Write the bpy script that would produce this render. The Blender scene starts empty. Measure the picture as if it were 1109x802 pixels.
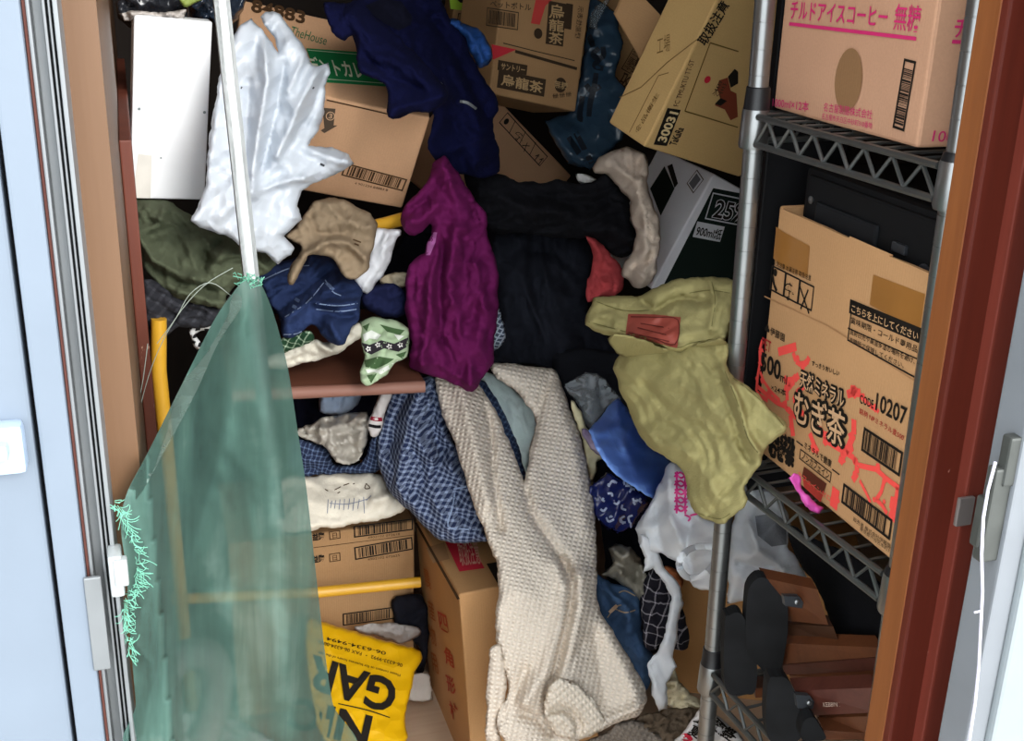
import bpy, bmesh, math, random
import numpy as np
from mathutils import Vector, Matrix, Euler

# ------------------------------------------------------------------ camera, sky, exposure
S = bpy.context.scene
COL = S.collection
F, CX, CY, H = 1278.0, 554.5, 401.0, 1.20          # focal length in pixels (1109 x 802), camera height
CAMR = Matrix(((0.95317702, 0.08356487, -0.29063806),
               (-0.30142035, 0.34032583, -0.89068743),
               (0.02448147, 0.93658702, 0.34957892)))
EYE = Vector((0, 0, H))
cd = bpy.data.cameras.new('camera'); cam = bpy.data.objects.new('camera', cd); COL.objects.link(cam)
cam.matrix_world = Matrix.Translation(EYE) @ CAMR.to_4x4()
cd.sensor_width = 36; cd.lens = 36 * F / 1109; cd.clip_start = .02
S.camera = cam
S.view_settings.view_transform = 'Standard'; S.view_settings.look = 'None'
S.view_settings.gamma = 1; S.view_settings.use_curve_mapping = False
S.view_settings.exposure = 0.35
w = bpy.data.worlds.new('sky'); S.world = w; w.use_nodes = True
bg = w.node_tree.nodes['Background']; bg.inputs[0].default_value = (.91, .96, 1.0, 1); bg.inputs[1].default_value = 2.9
sl = bpy.data.lights.new('overcast_sun', 'SUN'); so = bpy.data.objects.new('overcast_sun', sl); COL.objects.link(so)
sl.energy = 3.1; sl.angle = math.radians(26); sl.color = (1, .97, .93)
so.rotation_euler = Vector((-.36, 1.0, -.52)).to_track_quat('-Z', 'Y').to_euler()

# ------------------------------------------------------------------ helpers
R3 = np.array(CAMR); EYEN = np.array(EYE)
def ray(px, py):
    return R3 @ np.array([px - CX, CY - py, -F])
def P(px, py, Y):                                    # the place at depth Y seen along a line of sight
    r = ray(px, py); return Vector(EYEN + r * (Y / r[1]))
def PX(px, py, X):
    r = ray(px, py); return Vector(EYEN + r * (X / r[0]))
def PZ(px, py, Z):
    r = ray(px, py); return Vector(EYEN + r * ((Z - H) / r[2]))
def zz(s, ox, oy, pts):
    return [(p[0] / s + ox, p[1] / s + oy) for p in pts]

def lin(h):
    h = h.lstrip('#'); c = [int(h[i:i + 2], 16) / 255 for i in (0, 2, 4)]
    return [x / 12.92 if x <= .04045 else ((x + .055) / 1.055) ** 2.4 for x in c]

MATS = {}
class NT:
    """a tiny node-tree writer"""
    def __init__(s, name):
        s.m = bpy.data.materials.new(name); s.m.use_nodes = True; s.t = s.m.node_tree
        s.b = s.t.nodes['Principled BSDF']; s.o = s.t.nodes['Material Output']
    def n(s, kind, **kw):
        x = s.t.nodes.new('ShaderNode' + kind)
        for k, v in kw.items():
            if k.startswith('i_'):
                key = k[2:]; key = int(key) if key.isdigit() else key.replace('_', ' ')
                if hasattr(v, 'is_output'): s.t.links.new(v, x.inputs[key])
                else: x.inputs[key].default_value = v
            else: setattr(x, k, v)
        return x
    def l(s, a, b): s.t.links.new(a, b)
    def uv(s, sx=1, sy=1, rot=0):
        c = s.n('TexCoord'); mp = s.n('Mapping'); s.l(c.outputs['UV'], mp.inputs[0])
        mp.inputs['Scale'].default_value = (sx, sy, 1); mp.inputs['Rotation'].default_value = (0, 0, rot); return mp.outputs[0]
    def obj(s, sx=1, sy=1, sz=1):
        c = s.n('TexCoord'); mp = s.n('Mapping'); s.l(c.outputs['Object'], mp.inputs[0])
        mp.inputs['Scale'].default_value = (sx, sy, sz); return mp.outputs[0]
    def ramp(s, fac, stops, interp='LINEAR'):
        r = s.n('ValToRGB'); s.l(fac, r.inputs[0]); e = r.color_ramp.elements; r.color_ramp.interpolation = interp
        while len(e) < len(stops): e.new(.5)
        for k, (p, c) in enumerate(stops): e[k].position = p; e[k].color = (*c, 1)
        return r.outputs[0]
    def noise(s, vec, scale, detail=3, rough=.5, dist=0):
        return s.n('TexNoise', i_Vector=vec, i_Scale=scale, i_Detail=detail, i_Roughness=rough, i_Distortion=dist).outputs[0]
    def mix(s, f, a, b, mode='MIX'):
        x = s.n('Mix', data_type='RGBA', blend_type=mode)
        for i, v in ((0, f), (6, a), (7, b)):
            if hasattr(v, 'is_output'): s.l(v, x.inputs[i])
            else: x.inputs[i].default_value = v if i == 0 else (*v, 1)
        return x.outputs[2]
    def math(s, op, a, b=0.0):
        x = s.n('Math', operation=op)
        for i, v in ((0, a), (1, b)):
            if hasattr(v, 'is_output'): s.l(v, x.inputs[i])
            else: x.inputs[i].default_value = v
        return x.outputs[0]
    def bump(s, h, strength=.3, dist=.002):
        x = s.n('Bump', i_Strength=strength, i_Distance=dist); s.l(h, x.inputs['Height']); s.l(x.outputs[0], s.b.inputs['Normal'])
    def base(s, c, rough=.7, metal=0, spec=.5):
        i = s.b.inputs['Base Color']
        if hasattr(c, 'is_output'): s.l(c, i)
        else: i.default_value = (*c, 1)
        s.b.inputs['Roughness'].default_value = rough; s.b.inputs['Metallic'].default_value = metal
        s.b.inputs['Specular IOR Level'].default_value = spec
        return s

def sc(c, k): return [min(1, x * k) for x in c]

def paint(name, h, rough=.5, metal=0, var=.12, spec=.5):
    if name in MATS: return MATS[name]
    n = NT(name); c = lin(h); v = n.obj(1, 1, 1)
    f = n.noise(v, 18, 4); n.base(n.ramp(f, [(.3, sc(c, 1 - var)), (.7, sc(c, 1 + var))]), rough, metal, spec)
    n.bump(n.noise(v, 150, 3), .08, .001); MATS[name] = n.m; return n.m

def fabric(name, h, weave=900, rough=.9, var=.15, sheen=.03, h2=None, bump=.45):
    if name in MATS: return MATS[name]
    n = NT(name); c = lin(h); v = n.uv()
    f = n.noise(v, 14, 5, .6); c2 = lin(h2) if h2 else sc(c, 1 + var)
    col = n.ramp(f, [(.3, sc(c, 1 - var)), (.7, c2)])
    n.base(col, rough, 0, .12)
    hgt = n.math('ADD', n.math('MULTIPLY', n.noise(v, weave, 2), .4), n.noise(v, 90, 4, .6, 1.0))
    n.bump(hgt, bump, .003); MATS[name] = n.m; return n.m

def check(name, base, line, pitch, w, second=None, rot=.3, rough=.9, soft=True):
    """woven check: stripes of a second colour both ways"""
    if name in MATS: return MATS[name]
    n = NT(name); v = n.uv(1, 1, rot)
    nz = n.n('TexNoise', i_Vector=v, i_Scale=9, i_Detail=2)
    v = n.n('VectorMath', operation='ADD', i_0=v, i_1=n.n('VectorMath', operation='MULTIPLY', i_0=nz.outputs[1], i_1=(.018, .018, 0)).outputs[0]).outputs[0]
    sp = n.n('SeparateXYZ', i_0=v)
    def stripe(o, p, wd):
        fr = n.math('FRACT', n.math('DIVIDE', o, p)); return n.math('LESS_THAN', fr, wd)
    a, b = stripe(sp.outputs[0], pitch, w), stripe(sp.outputs[1], pitch, w)
    t = n.math('MULTIPLY', n.math('ADD', a, b), .5)
    if soft: col = n.ramp(t, [(0, lin(base)), (.5, [(x + y) / 2.4 for x, y in zip(lin(base), lin(line))]), (1, lin(line))])
    else: col = n.ramp(t, [(0, lin(base)), (.25, lin(line)), (1, lin(line))])
    if second:
        a2 = n.math('MAXIMUM', stripe(n.math('ADD', sp.outputs[0], pitch * .4), pitch * 2, .09), stripe(n.math('ADD', sp.outputs[1], pitch * .4), pitch * 2, .09))
        col = n.mix(a2, col, lin(second))
    n.base(col, rough, 0, .2); n.bump(n.noise(v, 300, 3), .3, .001)
    MATS[name] = n.m; return n.m

def plastic(name, h, trans=.35, rough=.28, alpha=1.0, var=.05):
    """thin bag film: scatters, lets light through, shines"""
    if name in MATS: return MATS[name]
    n = NT(name); c = lin(h); v = n.uv()
    col = n.ramp(n.noise(v, 12, 4), [(.3, sc(c, 1 - var)), (.7, sc(c, 1 + var))])
    n.base(col, rough, 0, .5)
    n.bump(n.n('TexVoronoi', i_Vector=v, i_Scale=55, feature='F1').outputs[0], .6, .006)
    n.b.inputs['Coat Weight'].default_value = .25; n.b.inputs['Coat Roughness'].default_value = .12
    tr = n.n('BsdfTranslucent'); n.l(col, tr.inputs[0])
    mx = n.n('MixShader', i_0=trans); n.l(n.b.outputs[0], mx.inputs[1]); n.l(tr.outputs[0], mx.inputs[2]); out = mx.outputs[0]
    if alpha < 1:
        tp = n.n('BsdfTransparent'); m2 = n.n('MixShader', i_0=alpha); n.l(tp.outputs[0], m2.inputs[1]); n.l(out, m2.inputs[2]); out = m2.outputs[0]
    n.l(out, n.o.inputs[0]); MATS[name] = n.m; return n.m

def card(name, h, var=.07):
    """corrugated board"""
    if name in MATS: return MATS[name]
    n = NT(name); c = lin(h); v = n.obj()
    f = n.math('ADD', n.math('MULTIPLY', n.noise(v, 9, 3), .6), n.math('MULTIPLY', n.noise(v, 400, 3), .4))
    n.base(n.ramp(f, [(.35, sc(c, 1 - var)), (.65, sc(c, 1 + var))]), .75, 0, .3)
    wv = n.n('TexWave', i_Vector=v, i_Scale=90, i_Distortion=.3, bands_direction='X').outputs[1]
    n.bump(n.math('ADD', n.math('MULTIPLY', wv, .4), n.noise(v, 30, 3)), .12, .002); MATS[name] = n.m; return n.m

def wood(name, h, h2, axis='Z', scale=14, rough=.5, stretch=.06, wear=None):
    if name in MATS: return MATS[name]
    n = NT(name); s = [1, 1, 1]; s['XYZ'.index(axis)] = stretch; v = n.obj(*s)
    f = n.noise(v, scale, 6, .65, .8); g = n.noise(v, scale * 12, 3, .6)
    col = n.ramp(n.math('ADD', n.math('MULTIPLY', f, .75), n.math('MULTIPLY', g, .25)), [(.3, lin(h)), (.68, lin(h2))])
    if wear:
        k = n.ramp(n.noise(n.obj(1, 1, .5), 60, 5, .7), [(.68, (0, 0, 0)), (.74, (1, 1, 1))]); col = n.mix(k, col, lin(wear))
    n.base(col, rough, 0, .4); n.bump(g, .15, .001); MATS[name] = n.m; return n.m

def ink(h): return paint('ink_' + h.strip('#'), h, .7, 0, .06, .2)

# ---- objects
def tag(o, label=None, cat=None, group=None, kind=None):
    for k, v in (('label', label), ('category', cat), ('group', group), ('kind', kind)):
        if v: o[k] = v
    return o

def mesh_obj(name, verts, faces, mats, origin=None, parent=None, smooth=False, midx=None, uvs=None):
    """verts in world metres; the object's origin is set to ORIGIN (children share the parent's)"""
    if origin is None:
        if parent is not None: origin = Vector(parent['_o'])
        else:
            a = np.array([list(v) for v in verts]); mn, mx = a.min(0), a.max(0)
            origin = Vector(((mn[0] + mx[0]) / 2, (mn[1] + mx[1]) / 2, mn[2]))
    me = bpy.data.meshes.new(name); me.from_pydata([tuple(Vector(v) - origin) for v in verts], [], faces); me.update()
    mats = mats if isinstance(mats, (list, tuple)) else [mats]
    for m in mats: me.materials.append(m)
    if midx is not None: me.polygons.foreach_set('material_index', midx)
    if smooth: me.polygons.foreach_set('use_smooth', [True] * len(me.polygons))
    if uvs is not None:
        ul = me.uv_layers.new(name='UVMap'); li = np.empty(len(me.loops), int); me.loops.foreach_get('vertex_index', li)
        ul.data.foreach_set('uv', np.asarray(uvs, dtype=np.float32)[li].ravel())
    bm = bmesh.new(); bm.from_mesh(me); bmesh.ops.recalc_face_normals(bm, faces=bm.faces[:]); bm.to_mesh(me); bm.free()
    o = bpy.data.objects.new(name, me); COL.objects.link(o)
    o['_o'] = tuple(origin)
    if parent is not None:
        o.parent = parent; o.location = origin - Vector(parent['_o'])
    else: o.location = origin
    return o

def empty(name, loc, label, cat, group=None):
    o = bpy.data.objects.new(name, None); COL.objects.link(o); o.location = loc; o['_o'] = tuple(loc); o.empty_display_size = .05
    return tag(o, label, cat, group)

class Geo:
    """collects boxes, tubes, prisms in world space; build() links ONE mesh"""
    def __init__(s): s.v = []; s.f = []; s.m = []; s.cur = 0
    def add(s, v, f):
        k = len(s.v); s.v += [Vector(x) for x in v]; s.f += [[i + k for i in q] for q in f]; s.m += [s.cur] * len(f); return s
    def box(s, a, b, bev=0.0, M=None):
        bm = bmesh.new(); a, b = Vector(a), Vector(b); c = (a + b) / 2; d = b - a
        bmesh.ops.create_cube(bm, size=1, matrix=Matrix.Translation(c) @ Matrix.Diagonal((*[abs(x) for x in d], 1)))
        if bev: bmesh.ops.bevel(bm, geom=bm.edges[:], offset=bev, segments=2, affect='EDGES', profile=.6)
        return s.bm(bm, M)
    def bm(s, bm, M=None):
        bm.verts.ensure_lookup_table(); bm.verts.index_update()
        s.add([(M @ v.co if M else v.co.copy()) for v in bm.verts], [[v.index for v in f.verts] for f in bm.faces]); bm.free(); return s
    def tube(s, pts, r, n=8, closed=False, cap=True):
        pts = [Vector(p) for p in pts]; k = len(pts); rs = r if isinstance(r, (list, tuple)) else [r] * k
        rings = []; up = None
        for i, p in enumerate(pts):
            a = pts[i - 1] if (i or closed) else p; b = pts[(i + 1) % k] if (i < k - 1 or closed) else p
            t = (b - a).normalized()
            if up is None: up = t.orthogonal().normalized()
            up = (up - t * up.dot(t)).normalized(); q = t.cross(up)
            rings.append([p + (up * math.cos(2 * math.pi * j / n) + q * math.sin(2 * math.pi * j / n)) * rs[i] for j in range(n)])
        f = []
        for i in range(k if closed else k - 1):
            A, B = i * n, ((i + 1) % k) * n
            f += [[A + j, A + (j + 1) % n, B + (j + 1) % n, B + j] for j in range(n)]
        if cap and not closed: f += [list(range(n))[::-1], [(k - 1) * n + j for j in range(n)]]
        return s.add([x for rg in rings for x in rg], f)
    def lathe(s, base, axis, prof, n=20):
        base = Vector(base); axis = Vector(axis).normalized(); u = axis.orthogonal().normalized(); q = axis.cross(u); v = []; f = []
        for z, r in prof: v += [base + axis * z + (u * math.cos(2 * math.pi * j / n) + q * math.sin(2 * math.pi * j / n)) * r for j in range(n)]
        for i in range(len(prof) - 1): f += [[i * n + j, i * n + (j + 1) % n, (i + 1) * n + (j + 1) % n, (i + 1) * n + j] for j in range(n)]
        f += [list(range(n))[::-1], [(len(prof) - 1) * n + j for j in range(n)]]
        return s.add(v, f)
    def prism(s, pts, off):
        """polygon of world points swept by OFF"""
        pts = [Vector(p) for p in pts]; off = Vector(off); n = len(pts)
        return s.add(pts + [p + off for p in pts], [list(range(n)), [n + i for i in range(n)][::-1]] + [[i, (i + 1) % n, n + (i + 1) % n, n + i] for i in range(n)])
    def build(s, name, mat, parent=None, smooth=False, origin=None):
        o = mesh_obj(name, s.v, s.f, mat, origin, parent, False, s.m)
        if smooth:
            o.data.polygons.foreach_set('use_smooth', [True] * len(o.data.polygons))
            try: o.data.set_sharp_from_angle(angle=math.radians(40))
            except Exception: pass
        return o

# ---- noise on arrays
def _h(ix, iy, seed):
    a = (ix.astype(np.int64) * 374761393 + iy.astype(np.int64) * 668265263 + seed * 974634777) & 0xffffffff
    a = ((a ^ (a >> 13)) * 1274126177) & 0xffffffff; a = (a ^ (a >> 16)) & 0xffff
    return a / 65535 * 2 * np.pi
def perlin(x, y, seed=0):
    ix, iy = np.floor(x), np.floor(y); fx, fy = x - ix, y - iy
    g = lambda i, j: np.cos(_h(ix + i, iy + j, seed)) * (fx - i) + np.sin(_h(ix + i, iy + j, seed)) * (fy - j)
    u, v = fx ** 3 * (fx * (fx * 6 - 15) + 10), fy ** 3 * (fy * (fy * 6 - 15) + 10)
    a = g(0, 0) * (1 - u) + g(1, 0) * u; b = g(0, 1) * (1 - u) + g(1, 1) * u
    return (a * (1 - v) + b * v) * 1.5
def creases(u, v, size, ang, seed, n, soft):
    """straight fold lines in many directions that come and go, as in pressed film or linen"""
    rng = np.random.RandomState(seed + 17); out = 0
    for k in range(n):
        th = ang + rng.normal(0, .55 + .1 * k); lam = size * (2.4 * .78 ** k) * rng.uniform(.8, 1.25)
        w = perlin(u / size / 2.6 + k * 3.1, v / size / 2.6, seed + k) * .55
        x = (-u * math.sin(th) + v * math.cos(th)) / lam + w + rng.uniform(0, 1)
        t = np.abs(x - np.floor(x) - .5) * 2; t = np.sqrt(t * t + soft) if soft else t
        m = np.clip(.5 + 1.6 * perlin(u / size / 1.7 + 7.7 * k, v / size / 1.7 + 1.3, seed + 40 + k), 0, 1)
        out = out + (.5 - t) * m * (lam / size) * .5
    return out
def crumple(u, v, size, ang, aniso, seed, sharp):
    """wrinkle height, about -1..1: creases running along ANG, stretched ANISO times, SIZE metres apart"""
    if sharp: return creases(u, v, size, ang, seed, 9, 0) + .5 * perlin(u / size / 1.5, v / size / 1.5, seed)
    size = size * .45
    c, s = math.cos(ang), math.sin(ang); a, b = (u * c + v * s), (-u * s + v * c); out = 0; amp = 1; sz = size
    wx = perlin(u / size / 2.2, v / size / 2.2, seed + 91) * size * .9; wy = perlin(u / size / 2.2, v / size / 2.2, seed + 55) * size * .9
    for k in range(4):
        n = perlin((a + wx) / (sz * aniso), (b + wy) / sz, seed + k * 7); m = perlin((a - wy) / (sz * aniso * .9) + 5, (b + wx) / sz + 3, seed + k * 7 + 3)
        out = out + amp * (.9 - 2.2 * np.sqrt(n * n + .0004) + .6 * m); amp *= .5; sz *= .52; aniso = 1 + (aniso - 1) * .72
    return out * .45 + .55 * creases(u, v, size * 1.5, ang, seed + 3, 9, .0008)

def smooth_loop(pts, step, corner=False):
    pts = np.array(pts, float); n = len(pts); out = []
    for i in range(n):
        p0, p1, p2, p3 = pts[i - 1], pts[i], pts[(i + 1) % n], pts[(i + 2) % n]
        k = max(1, int(np.linalg.norm(p2 - p1) / step))
        for j in range(k):
            t = j / k
            if corner: q = p1 + (p2 - p1) * t
            else: q = .5 * (2 * p1 + (p2 - p0) * t + (2 * p0 - 5 * p1 + 4 * p2 - p3) * t ** 2 + (3 * p1 - p0 - 3 * p2 + p3) * t ** 3)
            out.append(q)
    return np.array(out)
def inside(poly, pts):
    x, y = pts[:, 0], pts[:, 1]; r = np.zeros(len(pts), bool); n = len(poly)
    for i in range(n):
        (x1, y1), (x2, y2) = poly[i], poly[(i + 1) % n]
        if y1 == y2: continue
        c = ((y1 > y) != (y2 > y)) & (x < (x2 - x1) * (y - y1) / (y2 - y1) + x1); r ^= c
    return r
def segdist(pts, poly, closed=True):
    d = np.full(len(pts), 1e9); n = len(poly)
    for i in range(n if closed else n - 1):
        a, b = np.array(poly[i]), np.array(poly[(i + 1) % n]); ab = b - a; L = ab @ ab
        t = np.clip(((pts - a) @ ab) / (L if L > 0 else 1), 0, 1); q = a + t[:, None] * ab
        d = np.minimum(d, np.hypot(*(pts - q).T))
    return d
def depth_fn(ctrl):
    c = np.array(ctrl, float); xy, y = c[:, :2] / 100, c[:, 2]
    if len(c) == 1: return lambda p: np.full(len(p), y[0])
    if len(c) < 4:
        m = xy.mean(0); A = np.c_[xy - m]; g = np.linalg.lstsq(A, y - y.mean(), rcond=None)[0]
        return lambda p: y.mean() + (p / 100 - m) @ g
    K = lambda a, b: np.linalg.norm(a[:, None] - b[None], axis=2) ; n = len(c)
    A = np.zeros((n + 3, n + 3)); A[:n, :n] = -K(xy, xy) + np.eye(n) * -1e-3; A[:n, n] = 1; A[:n, n + 1:] = xy; A[n, :n] = 1; A[n + 1:, :n] = xy.T
    s = np.linalg.solve(A, np.r_[y, 0, 0, 0])
    return lambda p: -K(p / 100, xy) @ s[:n] + s[n] + (p / 100) @ s[n + 1:]

from mathutils.geometry import delaunay_2d_cdt
ITEMS = {}
def cloth(name, pts, depth, mat, label=None, cat=None, thick=.02, rim=.02, back=None, wr=(.006, .05, 1.2, 3.0), sharp=False,
          folds=(), step=2.5, parent=None, seed=None, group=None, uvrot=0.0, ragged=.6, corner=False, lift=0.0, amp=None, uvd=.35):
    """a crumpled textile or bag: closed skin with a wrinkled front, a rounded rim and a back.
    wr = wrinkle height, spacing, direction, stretch;  folds = ((polyline, height, width), ...)"""
    seed = len(ITEMS) * 13 + 5 if seed is None else seed; ITEMS[len(ITEMS)] = 1
    rng = np.random.RandomState(seed); amp = amp or (2.1 if sharp else 2.3)
    lp = smooth_loop(pts, step, corner or sharp)
    if ragged:
        i = np.arange(len(lp)) * step; z0 = i * 0
        lp = lp + ragged * (np.c_[perlin(i * .07, z0 + .5, seed), perlin(i * .07, z0 + 9.5, seed)] * 2.6 + np.c_[perlin(i * .19, z0 + 3.5, seed), perlin(i * .19, z0 + 6.5, seed)] * 1.5)
    lo, hi = lp.min(0), lp.max(0)
    gx, gy = np.meshgrid(np.arange(lo[0], hi[0], step), np.arange(lo[1], hi[1], step * .87))
    gx[1::2] += step / 2; g = np.c_[gx.ravel(), gy.ravel()] + rng.uniform(-.25, .25, (gx.size, 2)) * step
    g = g[inside(lp, g)]; g = g[segdist(g, lp) > step * .55]
    allp = np.r_[lp, g]; nb = len(lp)
    vc, _e, fc, ov, _oe, _of = delaunay_2d_cdt([Vector(p) for p in allp], [], [list(range(nb))], 1, 1e-5)
    q = np.array([list(v) for v in vc]); onb = np.array([any(k < nb for k in o) if o else True for o in ov])
    D = segdist(q, lp); D[onb] = 0
    Yv = depth_fn(depth)(q); mpp = Yv.mean() / F
    d = D * mpp; thick *= .4; rim *= .4
    prof = np.sqrt(np.clip(1 - (1 - np.clip(d / rim, 0, 1)) ** 2, 0, 1))
    u, v = (q[:, 0] - q[:, 0].mean()) * mpp, -(q[:, 1] - q[:, 1].mean()) * mpp
    ef = np.clip(d / (rim * 1.2), 0, 1); ef = ef * ef * (3 - 2 * ef)
    big = thick * .7 * np.clip(d / .05, 0, 1)                                   # a gentle belly on top of the rounded rim
    wav = wr[0] * amp * crumple(u, v, wr[1], wr[2], wr[3], seed, sharp) * (.55 + .45 * ef) + lift
    for pl, a, wd in folds:
        wav = wav + a * 1.8 * np.exp(-(segdist(q, pl, False) / wd) ** (1.15 if a < 0 else 1.7)) * (.5 + .5 * ef)
    hgt = thick * prof + big + wav
    Pt = np.array([list(P(x, y, Y)) for (x, y), Y in zip(q, Yv)])
    cen = Pt.mean(0); n = EYEN - cen; n /= np.linalg.norm(n)
    if back is None: back = thick * .6
    Fr = Pt + n * hgt[:, None]; idx = np.where(~onb)[0]; remap = -np.ones(len(q), int); remap[idx] = np.arange(len(idx)) + len(q)
    remap[onb] = np.where(onb)[0]
    Bk = Pt[idx] + n * (np.minimum(wav[idx], .004) * .6 - .002 - back * prof[idx])[:, None]
    faces = [list(f) for f in fc] + [[int(remap[i]) for i in f][::-1] for f in fc]
    verts = np.r_[Fr, Bk]; c, s = math.cos(uvrot), math.sin(uvrot)
    du = np.c_[u * c - v * s, u * s + v * c]; du = du + (hgt * uvd)[:, None]
    uvs = np.r_[du, du[idx]]
    o = mesh_obj(name, verts.tolist(), faces, mat, None, parent, True, None, uvs)
    if parent is None: tag(o, label, cat, group)
    return o

# ---- cartons and printing
class Carton:
    FACES = {'front': (Vector((0, -1, 0)), Vector((1, 0, 0)), Vector((0, 0, 1))), 'top': (Vector((0, 0, 1)), Vector((1, 0, 0)), Vector((0, 1, 0))),
             'left': (Vector((-1, 0, 0)), Vector((0, -1, 0)), Vector((0, 0, 1))), 'right': (Vector((1, 0, 0)), Vector((0, 1, 0)), Vector((0, 0, 1)))}
    def __init__(s, name, label, cat, loc, rot, dims, mat, group=None, open_top=False, rough=.0005, seed=1, bev=.003):
        s.M = Matrix.Translation(loc) @ Euler(rot).to_matrix().to_4x4(); s.d = Vector(dims); s.p = {}; s.k = 0
        bm = bmesh.new(); bmesh.ops.create_cube(bm, size=1, matrix=Matrix.Diagonal((*dims, 1)))
        bmesh.ops.bevel(bm, geom=bm.edges[:], offset=bev, segments=2, affect='EDGES', profile=.5)
        big = [e for e in bm.edges if e.calc_length() > .04]
        bmesh.ops.subdivide_edges(bm, edges=big, cuts=7, use_grid_fill=True)
        for v in bm.verts:
            k = v.co * 9 + Vector((seed, seed * 2, 0))
            from mathutils import noise as mn
            v.co += mn.noise_vector(k) * rough * 2
        if open_top:
            cut = [f for f in bm.faces if f.calc_center_median().z > dims[2] / 2 - .002]; bmesh.ops.delete(bm, geom=cut, context='FACES')
            bmesh.ops.solidify(bm, geom=bm.faces[:], thickness=.004)
        me = bpy.data.meshes.new(name); bm.to_mesh(me); bm.free(); me.materials.append(mat)
        o = bpy.data.objects.new(name, me); COL.objects.link(o); o.matrix_world = s.M; o['_o'] = tuple(loc)
        s.o = tag(o, label, cat, group)
    def on(s, face, px, py):
        n, ux, uy = s.FACES[face]; Mi = s.M.inverted(); e = Mi @ EYE; r = Mi.to_3x3() @ Vector(ray(px, py))
        h = abs(n.dot(Vector((s.d.x * n.x, s.d.y * n.y, s.d.z * n.z)))) / 2
        t = (h - n.dot(e)) / n.dot(r); q = e + r * t; return q.dot(ux), q.dot(uy), h
    def put(s, part, face, polys, mat, lift=.0011):
        """polys: (verts 2d in face metres, faces)"""
        n, ux, uy = s.FACES[face]; h = abs(n.dot(Vector((s.d.x * n.x, s.d.y * n.y, s.d.z * n.z)))) / 2
        d = s.p.setdefault((part, s.k if part in ('tape', 'lettering', 'small_print', 'barcode', 'red_lettering', 'screw') else 0), ([], [], [], []))
        if mat not in d[3]: d[3].append(mat)
        k = len(d[0]); d[0].extend(n * (h + lift) + ux * a + uy * b for a, b in polys[0])
        d[1].extend([[i + k for i in f] for f in polys[1]]); d[2].extend([d[3].index(mat)] * len(polys[1]))
    def frame(s, face, p0, p1, pt):
        a = Vector(s.on(face, *p0)[:2]); b = Vector(s.on(face, *p1)[:2]); c = Vector(s.on(face, *pt)[:2])
        e = (b - a); w = e.length; e.normalize(); n = Vector((-e.y, e.x)); hh = (c - a).dot(n)
        if hh < 0: hh = -hh; n = -n
        return a, e, n, w, hh
    def text(s, part, face, st, p0, p1, pt, mat, bold=0.0, lift=.0011, ref=None, sh=(0, 0)):
        s.k += 1; a, e, n, w, h = s.frame(face, p0, p1, pt); v, f = glyphs(st, bold)
        x0, x1, y0, y1 = bounds(v if ref is None else glyphs(st, ref)[0])
        s.put(part, face, ([tuple(a + e * ((x - x0) / (x1 - x0) * w + sh[0]) + n * ((y - y0) / (y1 - y0) * h + sh[1])) for x, y in v], f), mat, lift)
    def rect(s, part, face, p0, p1, pt, mat, line=0, lift=.0009):
        a, e, n, w, h = s.frame(face, p0, p1, pt)
        q = lambda x, y: tuple(a + e * x + n * y)
        if not line: s.put(part, face, ([q(0, 0), q(w, 0), q(w, h), q(0, h)], [[0, 1, 2, 3]]), mat, lift)
        else:
            l = line; s.put(part, face, ([q(0, 0), q(w, 0), q(w, h), q(0, h), q(l, l), q(w - l, l), q(w - l, h - l), q(l, h - l)],
                                         [[0, 1, 5, 4], [1, 2, 6, 5], [2, 3, 7, 6], [3, 0, 4, 7]]), mat, lift)
    def barcode(s, face, p0, p1, pt, mat, line=.0025, seed=3, part='barcode', inset=.12):
        s.k += 1; a, e, n, w, h = s.frame(face, p0, p1, pt); s.rect(part, face, p0, p1, pt, mat, line); rng = random.Random(seed)
        x = w * inset * .6; v = []; f = []
        while x < w * (1 - inset * .6) - .003:
            b = rng.choice((.0008, .0008, .0014, .002, .0028)) * (w / .09)
            k = len(v); v += [tuple(a + e * xx + n * yy) for xx, yy in ((x, h * .14), (x + b, h * .14), (x + b, h * .88), (x, h * .88))]; f.append([k, k + 1, k + 2, k + 3])
            x += b + rng.choice((.0009, .0012, .002)) * (w / .09)
        s.put(part, face, (v, f), mat)
    def poly(s, part, face, pts, mat, lift=.0009):
        s.k += part == 'tape'
        s.put(part, face, ([s.on(face, *p)[:2] for p in pts], [list(range(len(pts)))]), mat, lift)
    def line(s, part, face, pts, wd, mat, lift=.0009):
        s.k += part == 'lettering'; q = [Vector(s.on(face, *p)[:2]) for p in pts]
        for a, b in zip(q, q[1:]):
            t = (b - a).normalized(); m = Vector((-t.y, t.x)) * wd / 2
            s.put(part, face, ([tuple(a - m), tuple(b - m), tuple(b + m), tuple(a + m)], [[0, 1, 2, 3]]), mat, lift)
    def disc(s, part, face, p, r, mat, n=24, lift=.0008, sy=1.0):
        s.k += part == 'screw'; a = Vector(s.on(face, *p)[:2]); s.put(part, face, ([(a.x + r * math.cos(2 * math.pi * k / n), a.y + r * sy * math.sin(2 * math.pi * k / n)) for k in range(n)], [list(range(n))]), mat, lift)
    def done(s):
        for (part, _k), (v, f, mi, mats) in s.p.items():
            me = bpy.data.meshes.new(part); me.from_pydata([tuple(x) for x in v], [], f); me.update()
            for m in mats: me.materials.append(m)
            me.polygons.foreach_set('material_index', mi)
            o = bpy.data.objects.new(part, me); COL.objects.link(o); o.parent = s.o
        return s.o

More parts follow.
